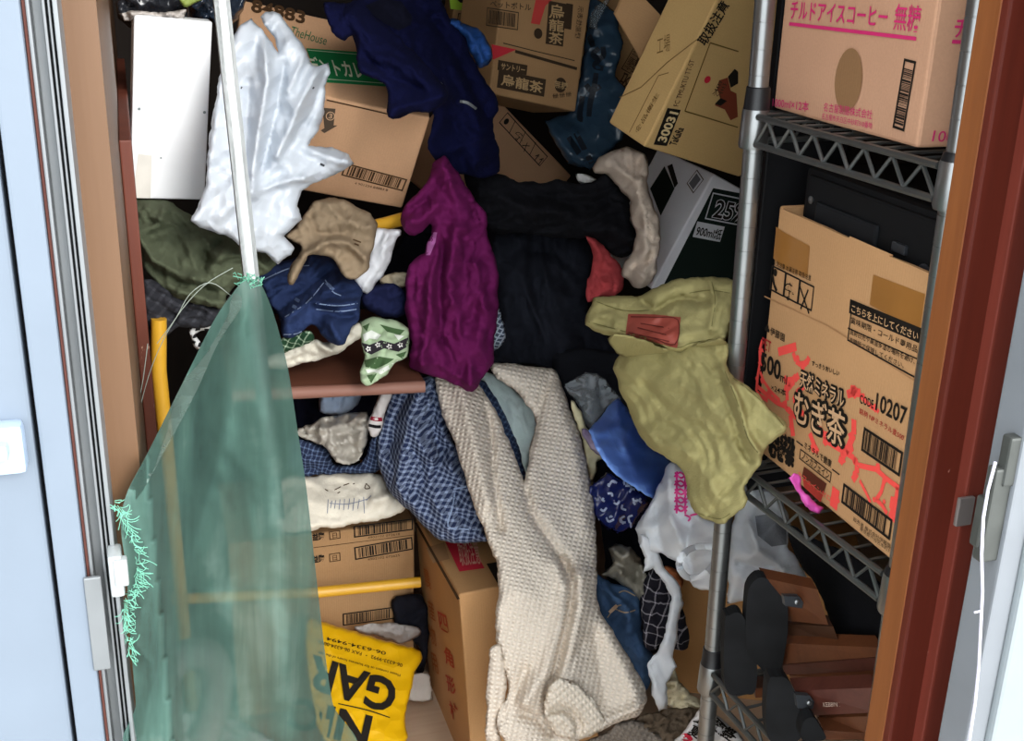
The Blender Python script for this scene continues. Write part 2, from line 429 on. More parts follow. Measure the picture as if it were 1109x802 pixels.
_gl = {}
def glyphs(st, bold=0.0):
    if (st, bold) in _gl: return _gl[st, bold]
    c = bpy.data.curves.new('t', 'FONT'); c.body = st; c.offset = bold; c.resolution_u = 3
    o = bpy.data.objects.new('t', c); COL.objects.link(o); dg = bpy.context.evaluated_depsgraph_get()
    me = bpy.data.meshes.new_from_object(o.evaluated_get(dg)); v = [(x.co.x, x.co.y) for x in me.vertices]; f = [list(p.vertices) for p in me.polygons]
    bpy.data.meshes.remove(me); bpy.data.objects.remove(o); bpy.data.curves.remove(c)
    _gl[st, bold] = (v, f); return v, f
def bounds(v): return min(x for x, _ in v), max(x for x, _ in v), min(y for _, y in v), max(y for _, y in v)

# ------------------------------------------------------------------ the setting
K = lambda o: tag(o, kind='structure')
m_door = paint('pale_blue_paint', '#6c7682', .45, 0, .03)
m_alu = paint('aluminium', '#7f8284', .45, .5, .08)
m_alu_l = paint('aluminium_bright', '#a4a8a8', .4, .3, .04)
m_rust = wood('rusty_strip', '#6d4038', '#8a564b', 'Z', 20, .7)
m_dark = paint('dark_gap', '#17141a', .8)
m_panel = wood('brown_veneer', '#5c4029', '#6f5138', 'Z', 9, .45, .05)
m_board = wood('red_brown_board', '#55271a', '#6b3524', 'Z', 16, .55, .06, '#c9a58c')
m_post = wood('reddish_post', '#481509', '#5f2214', 'Z', 15, .5, .05, '#c98f80')
m_back = wood('dark_wall', '#231b16', '#31261f', 'Z', 6, .8)
m_floorw = wood('pale_floor_boards', '#b39a82', '#cbb49b', 'X', 10, .6, .08)
m_conc = paint('concrete', '#a8a8a4', .9, 0, .1)

g = Geo().box((-2.5, -3, -.12), (3, .66, -.005)); K(g.build('ground', m_conc))
g = Geo().box((-.1, .66, -.1), (1.7, 2.5, 0)); K(g.build('floor', m_floorw))
g = Geo().box((-.10, .715, 0), (-.0125, 2.45, 2.1)); K(g.build('wall_left', m_panel))
g = Geo().box((-.1, 2.42, 0), (1.7, 2.5, 2.1)); K(g.build('wall_back', m_back))
g = Geo().box((1.6, .72, 0), (1.7, 2.42, 2.1)); K(g.build('wall_right', m_back))
g = Geo().box((-.9, .62, 2.1), (1.7, 2.5, 2.18)); K(g.build('ceiling', m_back))
g = Geo().box((-.9, .64, 1.95), (1.7, .72, 2.1)); K(g.build('trim_5', m_alu))
g = Geo().box((-.0122, 1.20, 0), (-.0005, 1.95, P(126, 152, 1.2).z), .0015); K(g.build('trim_1', m_board))
# sliding door leaf, its stile, the timber strip and the aluminium channel of the frame
xa = lambda px, py, Y: P(px, py, Y).x
g = Geo().box((-.85, .672, .02), (xa(25, 400, .66), .70, 1.95), .002)
d1 = K(g.build('door_1', m_door))
g = Geo(); hx = P(2, 488, .66)
g.box((hx.x - .03, .660, hx.z - .016), (hx.x + .012, .674, hx.z + .014), .004).box((hx.x - .03, .652, hx.z - .004), (hx.x + .004, .668, hx.z + .006), .003)
g.build('door_handle', paint('handle_grey', '#9fb0c4', .4, .2), d1, True)
g = Geo().box((xa(31, 400, .66), .668, .02), (xa(66, 400, .66), .70, 1.95), .002); st = K(g.build('trim_2', m_door))
g = Geo(); a, b = P(90, 628, .664), P(104, 728, .664); g.box((a.x, .6655, b.z), (a.x + .010, .6685, a.z), .001); g.build('latch_plate', m_alu, st)
g = Geo().box((xa(24.5, 400, .66), .69, .02), (xa(31.5, 400, .66), .71, 1.95)); K(g.build('gap_shade_strip', m_dark))  # dark strip stands in for the shade in the gap beside the leaf
g = Geo().box((xa(66.3, 400, .66), .676, .02), (xa(72, 400, .66), .72, 1.95), .001); K(g.build('trim_3', m_rust))
g = Geo(); x0, x1 = xa(72, 400, .67), xa(104, 400, .67); W = x1 - x0
g.box((x0, .69, .02), (x1, .72, 1.95))
for a, b, y in ((0, .13, .672), (.13, .5, .684), (.5, .6, .672), (.68, .76, .672), (.84, 1, .668)): g.box((x0 + a * W, y, .02), (x0 + b * W, .695, 1.95), .0008)
fr = K(g.build('trim_4', m_alu))
g = Geo(); c = P(126, 616, .665); g.box((c.x - .004, .655, c.z - .014), (c.x + .004, .672, c.z + .014), .002).box((c.x - .001, .653, c.z - .006), (c.x + .007, .66, c.z + .012), .0015)
g.build('catch', m_alu_l, fr, True)
# reddish post, batten and the door leaf beside it
xe = .5725
g = Geo().box((xe, .692, 0), (xa(1034, 600, .69), .722, 1.95), .002); po = K(g.build('trim_7', m_post))
g = Geo().box((xe - .0008, .700, 0), (xe + .004, .7235, 1.95), .001); g.build('edge_strip', wood('orange_edge', '#6b3a1a', '#865028', 'Z', 16, .5), po)
g = Geo().box((xa(1034, 600, .68) + .0005, .68, 0), (xa(1086, 600, .68), .715, 1.95), .002); ba = K(g.build('trim_8', wood('reddish_batten', '#5c2216', '#733024', 'Z', 18, .5, .05, '#d3a294')))
g = Geo(); a, b = P(1040, 540, .677), P(1051, 568, .677); g.box((a.x, .6765, b.z), (b.x, .6805, a.z), .001); g.build('keeper_plate', paint('dull_steel', '#8d8480', .5, .6), ba)
g = Geo().box((xa(1088, 600, .7), .69, 0), (1.7, .72, 1.95)); K(g.build('wall_front', m_back))
m_dgrey = paint('door_grey_edge', '#777b80', .5, .1, .05); m_dwhite = paint('door_white', '#868d90', .45, 0, .05)
g = Geo().box((xa(1066, 700, .6), .60, .02), (xa(1087, 700, .6), .63, 1.95), .002)
g.cur = 1; g.box((xa(1087, 700, .6) + .0003, .594, .02), (.9, .632, 1.95), .003)
d2 = K(g.build('door_2', [m_dgrey, m_dwhite]))
g = Geo(); 
for q0, q1, dy in (((1074, 505), (1092, 600), 0), ((1066, 540), (1080, 590), .004), ((1088, 470), (1100, 520), -.002)):
    a, b = P(*q0, .61), P(*q1, .61); g.box((a.x, .604 + dy, b.z), (max(b.x, a.x + .006), .614 + dy, a.z), .002)
g.build('lock_bracket', paint('weathered_steel', '#4f514e', .5, .5, .2), d2)
g = Geo(); pts = [(1078, 500), (1070, 530), (1065, 560), (1063, 600), (1064, 640), (1062, 680), (1060, 720), (1056, 760), (1050, 800), (1046, 830)]
g.tube([P(x, y, .585) for x, y in pts], .0011, 8); g.tube([P(1055, 663, .584), P(1063, 661, .583)], .0008, 6)
tag(g.build('wire', paint('white_wire', '#c9c6d6', .4), smooth=True), 'thin white wire running down the edge of the grey white door', 'wire')

# ------------------------------------------------------------------ chrome wire rack and what stands on it
m_chrome = paint('chrome', '#8c8e8e', .34, .9, .12); m_chrome_d = paint('chrome_dull', '#707372', .4, .85, .15); m_blk = paint('black_plastic', '#111215', .45)
RX, RY0, RY1, RL, LEAN, PR = .6177, .780, 1.070, .80, -.018, .0102
SH = [1.036, .663, .380]
rack = empty('wire_rack', (RX, RY1, 0), 'chrome wire rack with round grooved posts behind the reddish timber post', 'rack')
for x in (RX, RX + RL):
    for y in (RY0, RY1):
        prof = [(0, PR)]; z = .03
        while z < 1.6: prof += [(z - .003, PR), (z - .0006, PR), (z - .0004, PR - .0004), (z + .0004, PR - .0004), (z + .0006, PR), (z + .003, PR)]; z += .0254
        prof += [(1.62, PR), (1.63, .008)]
        p = Geo().lathe((x, y, 0), (LEAN, 0, 1), prof, 24).build('post', m_chrome, rack, True)
for zt in SH:
    g = Geo(); x0, x1 = RX + LEAN * zt, RX + RL + LEAN * zt
    cor = [(x0 - .006, RY0), (x1 + .006, RY0), (x1 + .006, RY1), (x0 - .006, RY1)]
    c2 = [(x0 - .006, RY0 + .014), (x0 - .006, RY1 - .014)], [(x1 + .006, RY0 + .014), (x1 + .006, RY1 - .014)], [(x0 + .014, RY0 - .006), (x1 - .014, RY0 - .006)], [(x0 + .014, RY1 + .006), (x1 - .014, RY1 + .006)]
    for a, b in c2:
        for dz in (-.004, -.031): g.tube([(*a, zt + dz), (*b, zt + dz)], .0034, 8)
    sh = g.build('shelf', m_chrome_d, rack, True)
    g = Geo()
    for a, b in c2:
        A, B = Vector(a), Vector(b); n = max(4, int((B - A).length / .0195)); n += n % 2
        g.tube([(*(A + (B - A) * i / n), zt - (.006 if i % 2 else .029)) for i in range(n + 1)], .0023, 6)
    g.build('truss', m_chrome_d, sh, True)
    g = Geo(); y = RY0 + .012
    while y < RY1 - .005: g.tube([(x0 - .004, y, zt - .0022), (x1 + .004, y, zt - .0022)], .0017, 6); y += .0242
    for x in (x0 + .2, x0 + .4, x0 + .6): g.tube([(x, RY0, zt - .0055), (x, RY1, zt - .0055)], .003, 6)
    g.build('wire_deck', m_chrome_d, sh, True)
    for x in (x0, x1):
        for y in (RY0, RY1):
            Geo().lathe((x, y, zt - .037), (0, 0, 1), [(0, .0140), (.003, .0150), (.037, .0140), (.040, .0132)], 24).build('collar', m_chrome, sh, True)
            Geo().lathe((x, y, zt + .002), (0, 0, 1), [(0, .0136), (.0015, .0130), (.021 if y > 1 else .006, .0120), (.022 if y > 1 else .007, .0110)], 24).build('sleeve', m_blk, sh, True)

c_tan = card('card_tan', '#c29577'); c_tan2 = card('card_tan_deep', '#b0814f'); c_brown = card('card_brown', '#a17c54'); c_pale = card('card_pale', '#cfa27c'); c_buff = card('card_buff', '#c4a169')
k_blk, k_pink, k_red, k_green, k_white, k_dk = ink('#1c1712'), ink('#c92f6a'), ink('#f0524a'), ink('#1f7d46'), ink('#e9e7e2'), ink('#4a3420')

B = Carton('cardboard_box', 'tan cardboard box with pink lettering standing on the top rack shelf', 'box', (.776, .9555, 1.1705), (0, 0, -1.5626), (.2375, .31, .265), c_tan, rough=.0004, seed=1)
a4 = lambda *p: zz(3.34, 780, 0, p)
B.text('lettering', 'front', 'チルドアイスコーヒー', *a4((255, 68), (605, 100), (260, 2)), k_pink, .015)
B.text('lettering', 'front', '無糖', *a4((628, 108), (722, 118), (636, 12)), k_pink, .006)
B.line('lettering', 'front', a4((252, 86), (712, 140)), .0032, k_pink)
B.text('lettering', 'front', '1000ml×12本', *a4((192, 386), (322, 405), (196, 350)), k_pink, .006)
B.text('small_print', 'front', '名古屋製酪株式会社', *a4((376, 402), (552, 432), (378, 370)), k_pink)
B.text('small_print', 'front', '名古屋市天白区中砂町310番地', *a4((370, 430), (552, 466), (373, 408)), k_pink)
B.barcode('front', *a4((668, 476), (712, 222), (625, 468)), k_blk, .0022, 5)
B.disc('stain', 'front', a4((466, 290))[0], .0215, card('card_stain', '#8c6846'), 28, sy=1.3)
B.text('lettering', 'right', 'チルド', *a4((838, 136), (990, 142), (842, 64)), k_pink, .015)
B.line('lettering', 'right', a4((836, 150), (990, 158)), .003, k_pink)
B.text('lettering', 'right', '1000ml', *a4((762, 510), (925, 520), (764, 470)), k_pink, .006)
B.done()

B = Carton('cardboard_box', 'barley tea carton with red and black printing on the middle rack shelf', 'box', (.7130, .9245, .8060), (0, -.0, -1.5765), (.2615, .17, .272), card('card_tea', '#bd9064'), rough=.0003, seed=2, open_top=True)
a8 = lambda *p: zz(3.085, 790, 200, p); a7 = lambda *p: zz(3.34, 680, 400, p)
tape = paint('parcel_tape', '#96652f', .3, 0, .1)
B.poly('tape', 'front', a8((186, 160), (270, 205), (262, 310), (180, 280), (148, 245), (158, 140)), tape, .0006)
B.poly('tape', 'front', a8((482, 300), (655, 365), (638, 490), (470, 400)), tape, .0006)
for q in (0, 1, 2):
    x = 140 + q * 47; y = 265 + q * 24
    B.rect('handling_symbols', 'front', *a8((x - 4, y + 85), (x + 43, y + 110), (x, y)), k_blk, .0018)
B.text('handling_symbols', 'front', '☂', *a8((183, 378), (217, 396), (186, 316)), k_blk, .01)
B.line('handling_symbols', 'front', a8((238, 340), (268, 430)), .0022, k_blk); B.line('handling_symbols', 'front', a8((266, 350), (240, 415)), .0022, k_blk)
B.line('handling_symbols', 'front', a8((146, 300), (152, 335), (160, 355)), .004, k_blk); B.disc('handling_symbols', 'front', a8((155, 293))[0], .004, k_blk)
B.text('handling_symbols', 'front', '火気注意 水漏注意 取扱注意', *a8((150, 268), (275, 322), (152, 250)), k_blk, .004)
B.rect('notice', 'front', *a8((396, 520), (630, 650), (408, 385)), k_blk, .0016)
B.rect('notice', 'front', *a8((402, 428), (640, 530), (408, 382)), k_blk)
B.text('notice', 'front', 'こちらを上にしてください', *a8((412, 424), (634, 520), (415, 398)), ink('#c89f74'), .01, .0016)
B.line('notice', 'front', a8((398, 478), (632, 582)), .0012, k_blk)
B.text('notice', 'front', '賞味期限・コールド専用品', *a8((408, 462), (630, 562), (411, 440)), k_blk, .006)
B.text('notice', 'front', '直射日光や高温多湿の場所を避け、', *a8((405, 498), (622, 600), (408, 478)), k_blk, .006)
B.text('notice', 'front', '冷暗所で保管してください。', *a8((402, 524), (585, 614), (404, 506)), k_blk, .006)
# red splash pattern: broken angular strokes round the logo
def splash(pts, wd):
    pts = smooth_zig(pts); B.line('splash_pattern', 'front', pts, wd * .9, k_red, .0007)
    for q in pts[1:-1]: B.disc('splash_pattern', 'front', (q[0] + rng.uniform(-3, 3), q[1] + rng.uniform(-3, 3)), wd * rng.uniform(.4, .9), k_red, rng.choice((4, 5, 6)), .00072)
def smooth_zig(p):
    o = []
    for a, b in zip(p, p[1:]): o += [a, ((a[0] + b[0]) / 2 + rng.uniform(-3, 3), (a[1] + b[1]) / 2 + rng.uniform(-3, 3))]
    return o + [p[-1]]
rng = random.Random(4)
B.line('crease', 'front', a8((118, 372), (330, 470), (630, 660)), .0016, card('card_crease', '#a87c54'), .0006)
for pts, wd in ((a8((112, 520), (104, 600), (92, 690), (130, 720)), .006), (a8((165, 558), (225, 540)), .010), (a8((215, 560), (240, 600), (268, 575)), .007), (a8((185, 640), (208, 668), (195, 720)), .007),
                (a8((105, 625), (140, 690), (170, 720)), .005), (a8((190, 720), (205, 760), (240, 790)), .006), (a8((395, 700), (440, 695)), .009), (a8((440, 700), (480, 745), (500, 760)), .005),
                (a7((470, 60), (540, 120), (600, 160)), .006), (a7((575, 40), (620, 20)), .008), (a7((590, 165), (600, 240)), .009), (a7((660, 230), (690, 300)), .008), (a7((690, 200), (720, 260), (770, 290)), .006),
                (a7((800, 90), (835, 80)), .008), (a7((820, 180), (800, 280), (770, 340)), .009), (a7((770, 290), (820, 320), (825, 345)), .007), (a7((830, 350), (815, 400)), .008), (a7((835, 345), (900, 360), (985, 430)), .006),
                (a7((985, 430), (955, 540)), .012), (a7((755, 430), (745, 500)), .014), (a7((930, 400), (900, 470), (940, 520)), .005), (a7((600, 380), (640, 470)), .006), (a7((840, 400), (880, 480)), .004), (a7((650, 60), (600, 110), (650, 190)), .005)):
    splash(pts, wd)
B.text('lettering', 'front', '♣伊藤園', *a8((120, 492), (186, 528), (124, 464)), k_blk, .008)
B.text('lettering', 'front', 'PET', *a8((110, 545), (140, 562), (114, 508)), ink('#a02a28'), .012)
B.text('lettering', 'front', '500', *a8((105, 618), (172, 655), (112, 556)), k_blk, .03)
B.text('lettering', 'front', 'ml', *a8((172, 655), (194, 668), (175, 625)), k_blk, .01)
B.text('lettering', 'front', '×24本', *a8((142, 686), (192, 708), (145, 664)), k_blk, .006)
def logo(st, p0, p1, pt, out, thick=True, part='logo'):
    for k in range(10): B.text(part, 'front', st, p0, p1, pt, k_blk, .02, .0012 + k * 1e-5, 0.0, (out * math.cos(k * .628), out * math.sin(k * .628)))
    if thick: B.text('logo', 'front', st, p0, p1, pt, ink('#cda57e'), .012, .0022, 0.0)
logo('天然ミネラル', *a7((628, 62), (786, 140), (640, 4)), .0019)
logo('むぎ茶', *a7((606, 185), (785, 285), (630, 78)), .0032)
B.text('logo', 'front', 'すっきりおいしい', *a8((278, 603), (370, 640), (280, 586)), k_blk, .02)
logo('天然ミネラル', *a7((528, 262), (606, 300), (545, 222)), .0012, False, 'small_logo')
logo('むぎ茶', *a7((515, 310), (602, 352), (530, 265)), .0016, False, 'small_logo')
B.text('lettering', 'front', 'ミネラルで健康', *a7((640, 285), (738, 356), (648, 262)), k_blk, .012)
B.line('lettering', 'front', a7((612, 258), (636, 276)), .0015, k_blk); B.line('lettering', 'front', a7((742, 360), (768, 380)), .0015, k_blk)
B.rect('lettering', 'front', *a7((622, 322), (735, 410), (630, 288)), k_blk, .0012)
B.text('lettering', 'front', 'ノンカフェイン', *a7((632, 322), (730, 398), (640, 300)), k_blk, .012)
B.poly('lettering', 'front', a7((640, 350), (722, 412), (710, 450), (632, 385)), ink('#5a2a1c'), .0009)
B.poly('lettering', 'front', a7((634, 390), (708, 452), (700, 480), (640, 425)), ink('#b03a30'), .0009)
B.text('lettering', 'front', 'カフェインゼロ', *a7((618, 384), (735, 478), (622, 366)), k_red, .004)
B.text('lettering', 'front', 'CODE', *a8((438, 728), (484, 748), (441, 700)), k_blk, .014)
B.text('lettering', 'front', '10207', *a8((490, 752), (592, 806), (498, 694)), k_blk, .02)
B.text('lettering', 'front', '銘柄 NPミネラル麦500', *a7((840, 158), (1000, 258), (845, 138)), ink('#a02a28'), .008)
B.barcode('front', *a7((846, 292), (986, 388), (860, 208)), k_blk, .0028, 7)
B.barcode('front', *a7((774, 480), (950, 618), (782, 408)), k_blk, .0028, 8)
B.text('small_print', 'front', '販売者 株式会社伊藤園', *a7((818, 546), (952, 648), (822, 532)), k_blk)
B.text('small_print', 'front', '東京都渋谷区本町3', *a7((842, 580), (948, 662), (845, 566)), k_blk)
box_tea = B.done()
g = Geo()   # torn upper rim of the lining board
# black plastic case standing behind the tea carton
m_case = paint('case_black', '#0d0e10', .6, 0, .1, .25)
cs = Geo(); x0 = .646; zc = P(850, 172, .99).z * 0 + PX(850, 171, x0).z
cs.box((x0, .806, .676), (x0 + .135, 1.040, zc), .006).box((x0 - .004, .815, zc - .075), (x0 + .01, 1.03, zc - .006), .003)
case = tag(cs.build('plastic_case', m_case), 'black plastic case standing in the open barley tea carton under the top rack shelf', 'case')
g = Geo().box((x0 - .0075, .90, zc - .062), (x0 - .002, 1.005, zc - .028), .003); g.build('recessed_panel', paint('case_grey', '#15171a', .55, 0, .1, .25), case)
g = Geo().box((x0 - .0075, .855, zc - .045), (x0 - .002, .875, zc - .036), .0015); g.build('latch', paint('case_latch', '#2a2c30', .35), case)
g = Geo().lathe((x0 - .004, .828, zc - .055), (-1, 0, 0), [(-.003, .010), (.001, .010), (.0015, .0085)], 20); g.build('knob', paint('case_latch', '#2a2c30', .35), case, True)
g = Geo().lathe((x0 - .004, 1.018, zc - .03), (-1, 0, 0), [(-.002, .004), (.0012, .004), (.002, .002)], 14); g.build('screw', m_chrome, case, True)

rack.rotation_euler.z = .072
g = Geo().box((.624, 1.083, .60), (.72, 1.094, 1.45), .002); tag(g.build('black_board', paint('board_black', '#0c0c0e', .6, 0, .1, .2)), 'narrow black board standing upright just behind the back rack post', 'board')
# pink scrap on the middle shelf
cloth('plastic_scrap', zz(3.34, 680, 400, [(580, 395), (600, 375), (625, 385), (632, 430), (660, 470), (710, 500), (690, 520), (640, 500), (620, 460)]), [(870, 530, .90)], plastic('pink_film', '#e05ab8', .3), 'pink plastic scrap caught in the edge of the middle rack shelf', 'plastic scrap', .006, .006, wr=(.003, .02, .4, 2), sharp=True, step=2)
# black cloth hanging below the middle shelf
cloth('black_cloth', zz(2.851, 720, 580, [(385, -35), (480, 20), (600, 70), (690, 190), (685, 260), (672, 338), (600, 345), (508, 330), (500, 240), (470, 160), (430, 110), (400, 50)]), [(870, 570, 1.02), (955, 690, .90), (890, 690, .99)], fabric('cloth_black', '#0b0b0e'), 'black cloth hanging down beneath the middle rack shelf', 'cloth', .008, .02, wr=(.004, .09, 1.4, 3))

# wooden slats with black end plates on the bottom shelf
m_slat = wood('slat_brown', '#4a2614', '#653a21', 'X', 20, .45, .1); m_slat2 = wood('slat_red', '#46221a', '#5c3025', 'X', 20, .45, .1); m_rub = paint('black_rubber', '#131416', .8, 0, .5, .2)
a9 = lambda *p: zz(2.851, 720, 580, p)
def slats(label, plate, Yp, bars, bracket, screw, root_px, text=None, Yb=0):
    lp = smooth_loop(plate, 3)
    bot = max(P(x, y, Yp).z for x, y in lp[:1])
    g = Geo().prism([P(x, y, Yp + (x - lp[:, 0].mean()) * -.0006) for x, y in lp], (.004, .016, 0))
    e = empty('slatted_wood_stand', P(*root_px, Yp), label, 'wooden slats', 'wooden slats with black end plates')
    g.build('end_plate', m_rub, e)
    for q, Y0, Y1, mm in bars:
        pts = [P(*q[0], Y0), P(*q[1], Y1), P(*q[2], Y1), P(*q[3], Y0)]
        Geo().prism(pts, (.006, .022, 0)).build('slat', mm, e)
    if bracket:
        q = bracket; g = Geo().prism([P(*x, (Yb or Yp - .012) - .0006 * i) for i, x in enumerate(q)], (0, .006, 0)); br = g.build('bracket', paint('bracket_grey', '#4b4e52', .4, .5), e)
        c = P(*screw, (Yb or Yp - .012) - .003); Geo().lathe(c, (-.2, -1, .2), [(-.001, .0028), (.0014, .0028), (.002, .0018)], 14).build('screw', m_chrome, e, True)
    if text:
        c0, c1, ch = [P(*q, .872) for q in text[1]]
        v, f = glyphs(text[0]); x0, x1, y0, y1 = bounds(v); ex = (c1 - c0); up = (ch - c0)
        mesh_obj('lettering', [c0 + ex * ((x - x0) / (x1 - x0)) + up * ((y - y0) / (y1 - y0)) for x, y in v], f, ink('#b9a392'), None, e)
    return e
slats('wooden slats whose black end plate reaches highest, next to the white bag', a9((255, 190), (262, 160), (278, 138), (300, 128), (335, 145), (375, 188), (380, 280), (372, 350), (355, 425), (330, 436), (290, 402), (254, 360), (250, 280)), .985,
      [(a9((305, 130), (470, 165), (505, 275), (378, 262)), .99, .92, m_slat), (a9((376, 272), (520, 280), (540, 335), (370, 332)), .995, .93, wood('slat_dark', '#341d10', '#452817', 'X', 20, .5, .1)),
       (a9((368, 332), (672, 345), (672, 372), (364, 396)), .985, .875, m_slat), (a9((364, 398), (672, 374), (668, 425), (372, 428)), .99, .88, m_slat2), (a9((385, 430), (668, 427), (660, 456), (392, 446)), .985, .875, m_slat)],
      a9((368, 186), (415, 188), (428, 205), (424, 224), (372, 216)), a9((408, 204))[0], (835, 731), Yb=.945)
slats('wooden slats with lettering on the front slat, lowest on the bottom rack shelf', a9((318, 455), (345, 436), (375, 440), (400, 478), (418, 535), (416, 628), (322, 628)), .905,
      [(a9((402, 478), (658, 468), (652, 545), (418, 556)), .912, .84, m_slat2), (a9((478, 562), (648, 556), (645, 612), (490, 615)), .90, .845, m_slat)],
      a9((404, 490), (448, 494), (462, 512), (456, 534), (412, 532)), a9((446, 515))[0], (850, 798), ('KEBBIN 225.0', a9((490, 528), (568, 526), (488, 514))))
slats('wooden slats with a dark end plate set back behind the highest plate', a9((186, 270), (200, 245), (235, 240), (262, 300), (285, 400), (278, 480), (250, 488), (188, 470)), 1.005,
      [(a9((280, 470), (330, 468), (330, 495), (280, 500)), 1.008, 1.005, m_slat)], None, None, (800, 750))
slats('wooden slats with a narrow dark end plate below the lettered slat', a9((428, 575), (458, 560), (480, 590), (496, 628), (424, 628)), .872, [(a9((490, 600), (640, 610), (640, 630), (496, 630)), .876, .85, m_slat)], None, None, (880, 812))

# ------------------------------------------------------------------ cartons in the heap
B = Carton('cardboard_box', 'tan box with 84883 in black and a green band under the navy fleece', 'box', (.2668, 1.7313, .9554), (.4669, .2048, -.0799), (.2667, .1991, .1623), c_pale, rough=.0003, seed=3)
a2 = lambda *p: zz(3.34, 240, 0, p)
B.text('lettering', 'top', '84883', *a2((104, 44), (300, 90), (113, -2)), k_dk, .03)
B.text('lettering', 'top', 'TheHouse', *a2((245, 128), (376, 166), (252, 96)), ink('#2d6a45'))
B.poly('green_band', 'top', a2((305, 176), (500, 190), (640, 318), (380, 300), (330, 240)), k_green)
B.line('green_band', 'top', a2((312, 184), (498, 200)), .0014, ink('#cfe0c0'), .0014); B.line('green_band', 'top', a2((372, 288), (600, 305)), .0014, ink('#cfe0c0'), .0014)
B.text('green_band', 'top', 'デントカレー', *a2((322, 270), (560, 294), (330, 208)), ink('#dfe3c6'), .025, .0016)
B.poly('arrow_mark', 'front', a2((365, 388), (412, 392), (405, 452), (420, 452), (372, 480), (358, 470), (372, 462)), ink('#57493c'))
B.text('arrow_mark', 'front', '③', *a2((374, 430), (406, 436), (376, 398)), ink('#d9b28d'), .01, .0014)
B.barcode('front', *a2((432, 632), (654, 690), (442, 586)), k_dk, .0022, 11)
B.text('small_print', 'front', '4 901234 84883 8', *a2((480, 664), (600, 690), (482, 656)), k_dk)
B.line('seam', 'front', a2((380, 360), (606, 412)), .002, k_dk)
B.done()

B = Carton('cardboard_box', 'brown oolong tea carton with dark printed panels high in the heap', 'box', (.6561, 2.0083, 1.0213), (-.1544, .2215, .2361), (.1782, .1293, .2169), c_brown, rough=.0003, seed=4)
a3 = lambda *p: zz(3.169, 480, 0, p)
kb = ink('#3b2c1e'); kt = ink('#b09066')
def plate(face, st, p0, p1, pt, t0, t1, tt, bold=.02):
    B.rect('printed_panel', face, p0, p1, pt, kb); B.text('printed_panel', face, st, t0, t1, tt, kt, bold, .0016)
plate('front', '烏龍茶', *a3((183, 300), (345, 332), (196, 240)), *a3((195, 292), (338, 322), (202, 252)))
plate('front', 'サントリー', *a3((185, 240), (285, 258), (192, 206)), *a3((196, 238), (278, 252), (198, 216)))
B.disc('printed_panel', 'front', a3((402, 292))[0], .0125, kb)
B.text('printed_panel', 'front', '無糖', *a3((378, 300), (424, 310), (382, 274)), kt, .01, .0016)
B.text('printed_panel', 'front', '卌卌卌', *a3((375, 338), (440, 330), (378, 322)), kb, .01)
B.line('printed_panel', 'front', a3((246, 176), (458, 236)), .005, kb); B.line('printed_panel', 'front', a3((205, 148), (300, 172), (450, 208)), .0016, kb)
for q in (('烏', (360, 62), (412, 70), (368, 12)), ('龍', (360, 105), (412, 112), (366, 64)), ('茶', (358, 148), (408, 155), (362, 108))):
    if q[0] == '烏': B.rect('printed_panel', 'front', *a3((350, 150), (410, 160), (375, 5)), kb)
    B.text('printed_panel', 'front', q[0], *a3(*q[1:]), kt, .015, .0016)
B.rect('printed_panel', 'front', *a3((415, 98), (438, 102), (428, 12)), kb)
B.disc('printed_panel', 'front', a3((325, 115))[0], .0085, kb)
B.poly('red_mark', 'front', a3((316, 0), (372, 0), (350, 20), (330, 85), (300, 80)), ink('#c2413c'))
B.poly('red_triangle', 'front', a3((165, 152), (250, 170), (170, 205)), ink('#c2303a'))
B.barcode('front', *a3((146, 88), (255, 104), (158, 26)), kb, .0016, 12)
B.text('printed_panel', 'front', 'ペットボトル', *a3((160, 24), (300, 38), (165, 0)), kb, .012)
B.text('printed_panel', 'front', '機能性表示', *a3((450, 130), (462, 20), (470, 130)), kb, .006)
B.done()

B = Carton('cardboard_box', 'pale cardboard box with handling symbols tilted beneath the oolong tea carton', 'box', (.6463, 2.1826, .7623), (.367, .6172, .6022), (.3061, .1, .2131), c_pale, seed=5)
B.rect('handling_symbols', 'front', *a3((190, 420), (330, 570), (212, 375)), k_blk, .0018)
for t in (.25, .5, .75): B.line('handling_symbols', 'front', a3((190 + 140 * t, 420 + 150 * t), (212 + 140 * t, 375 + 150 * t)), .0018, k_blk)
B.text('handling_symbols', 'front', '☂', *a3((236, 468), (262, 496), (250, 436)), k_blk, .01)
B.text('handling_symbols', 'front', '↑↑', *a3((306, 545), (332, 568), (320, 520)), k_blk, .02)
B.line('handling_symbols', 'front', a3((270, 498), (296, 500)), .0018, k_blk); B.line('handling_symbols', 'front', a3((288, 488), (276, 520)), .0018, k_blk)
B.disc('handling_symbols', 'front', a3((216, 416))[0], .006, k_blk)
B.done()

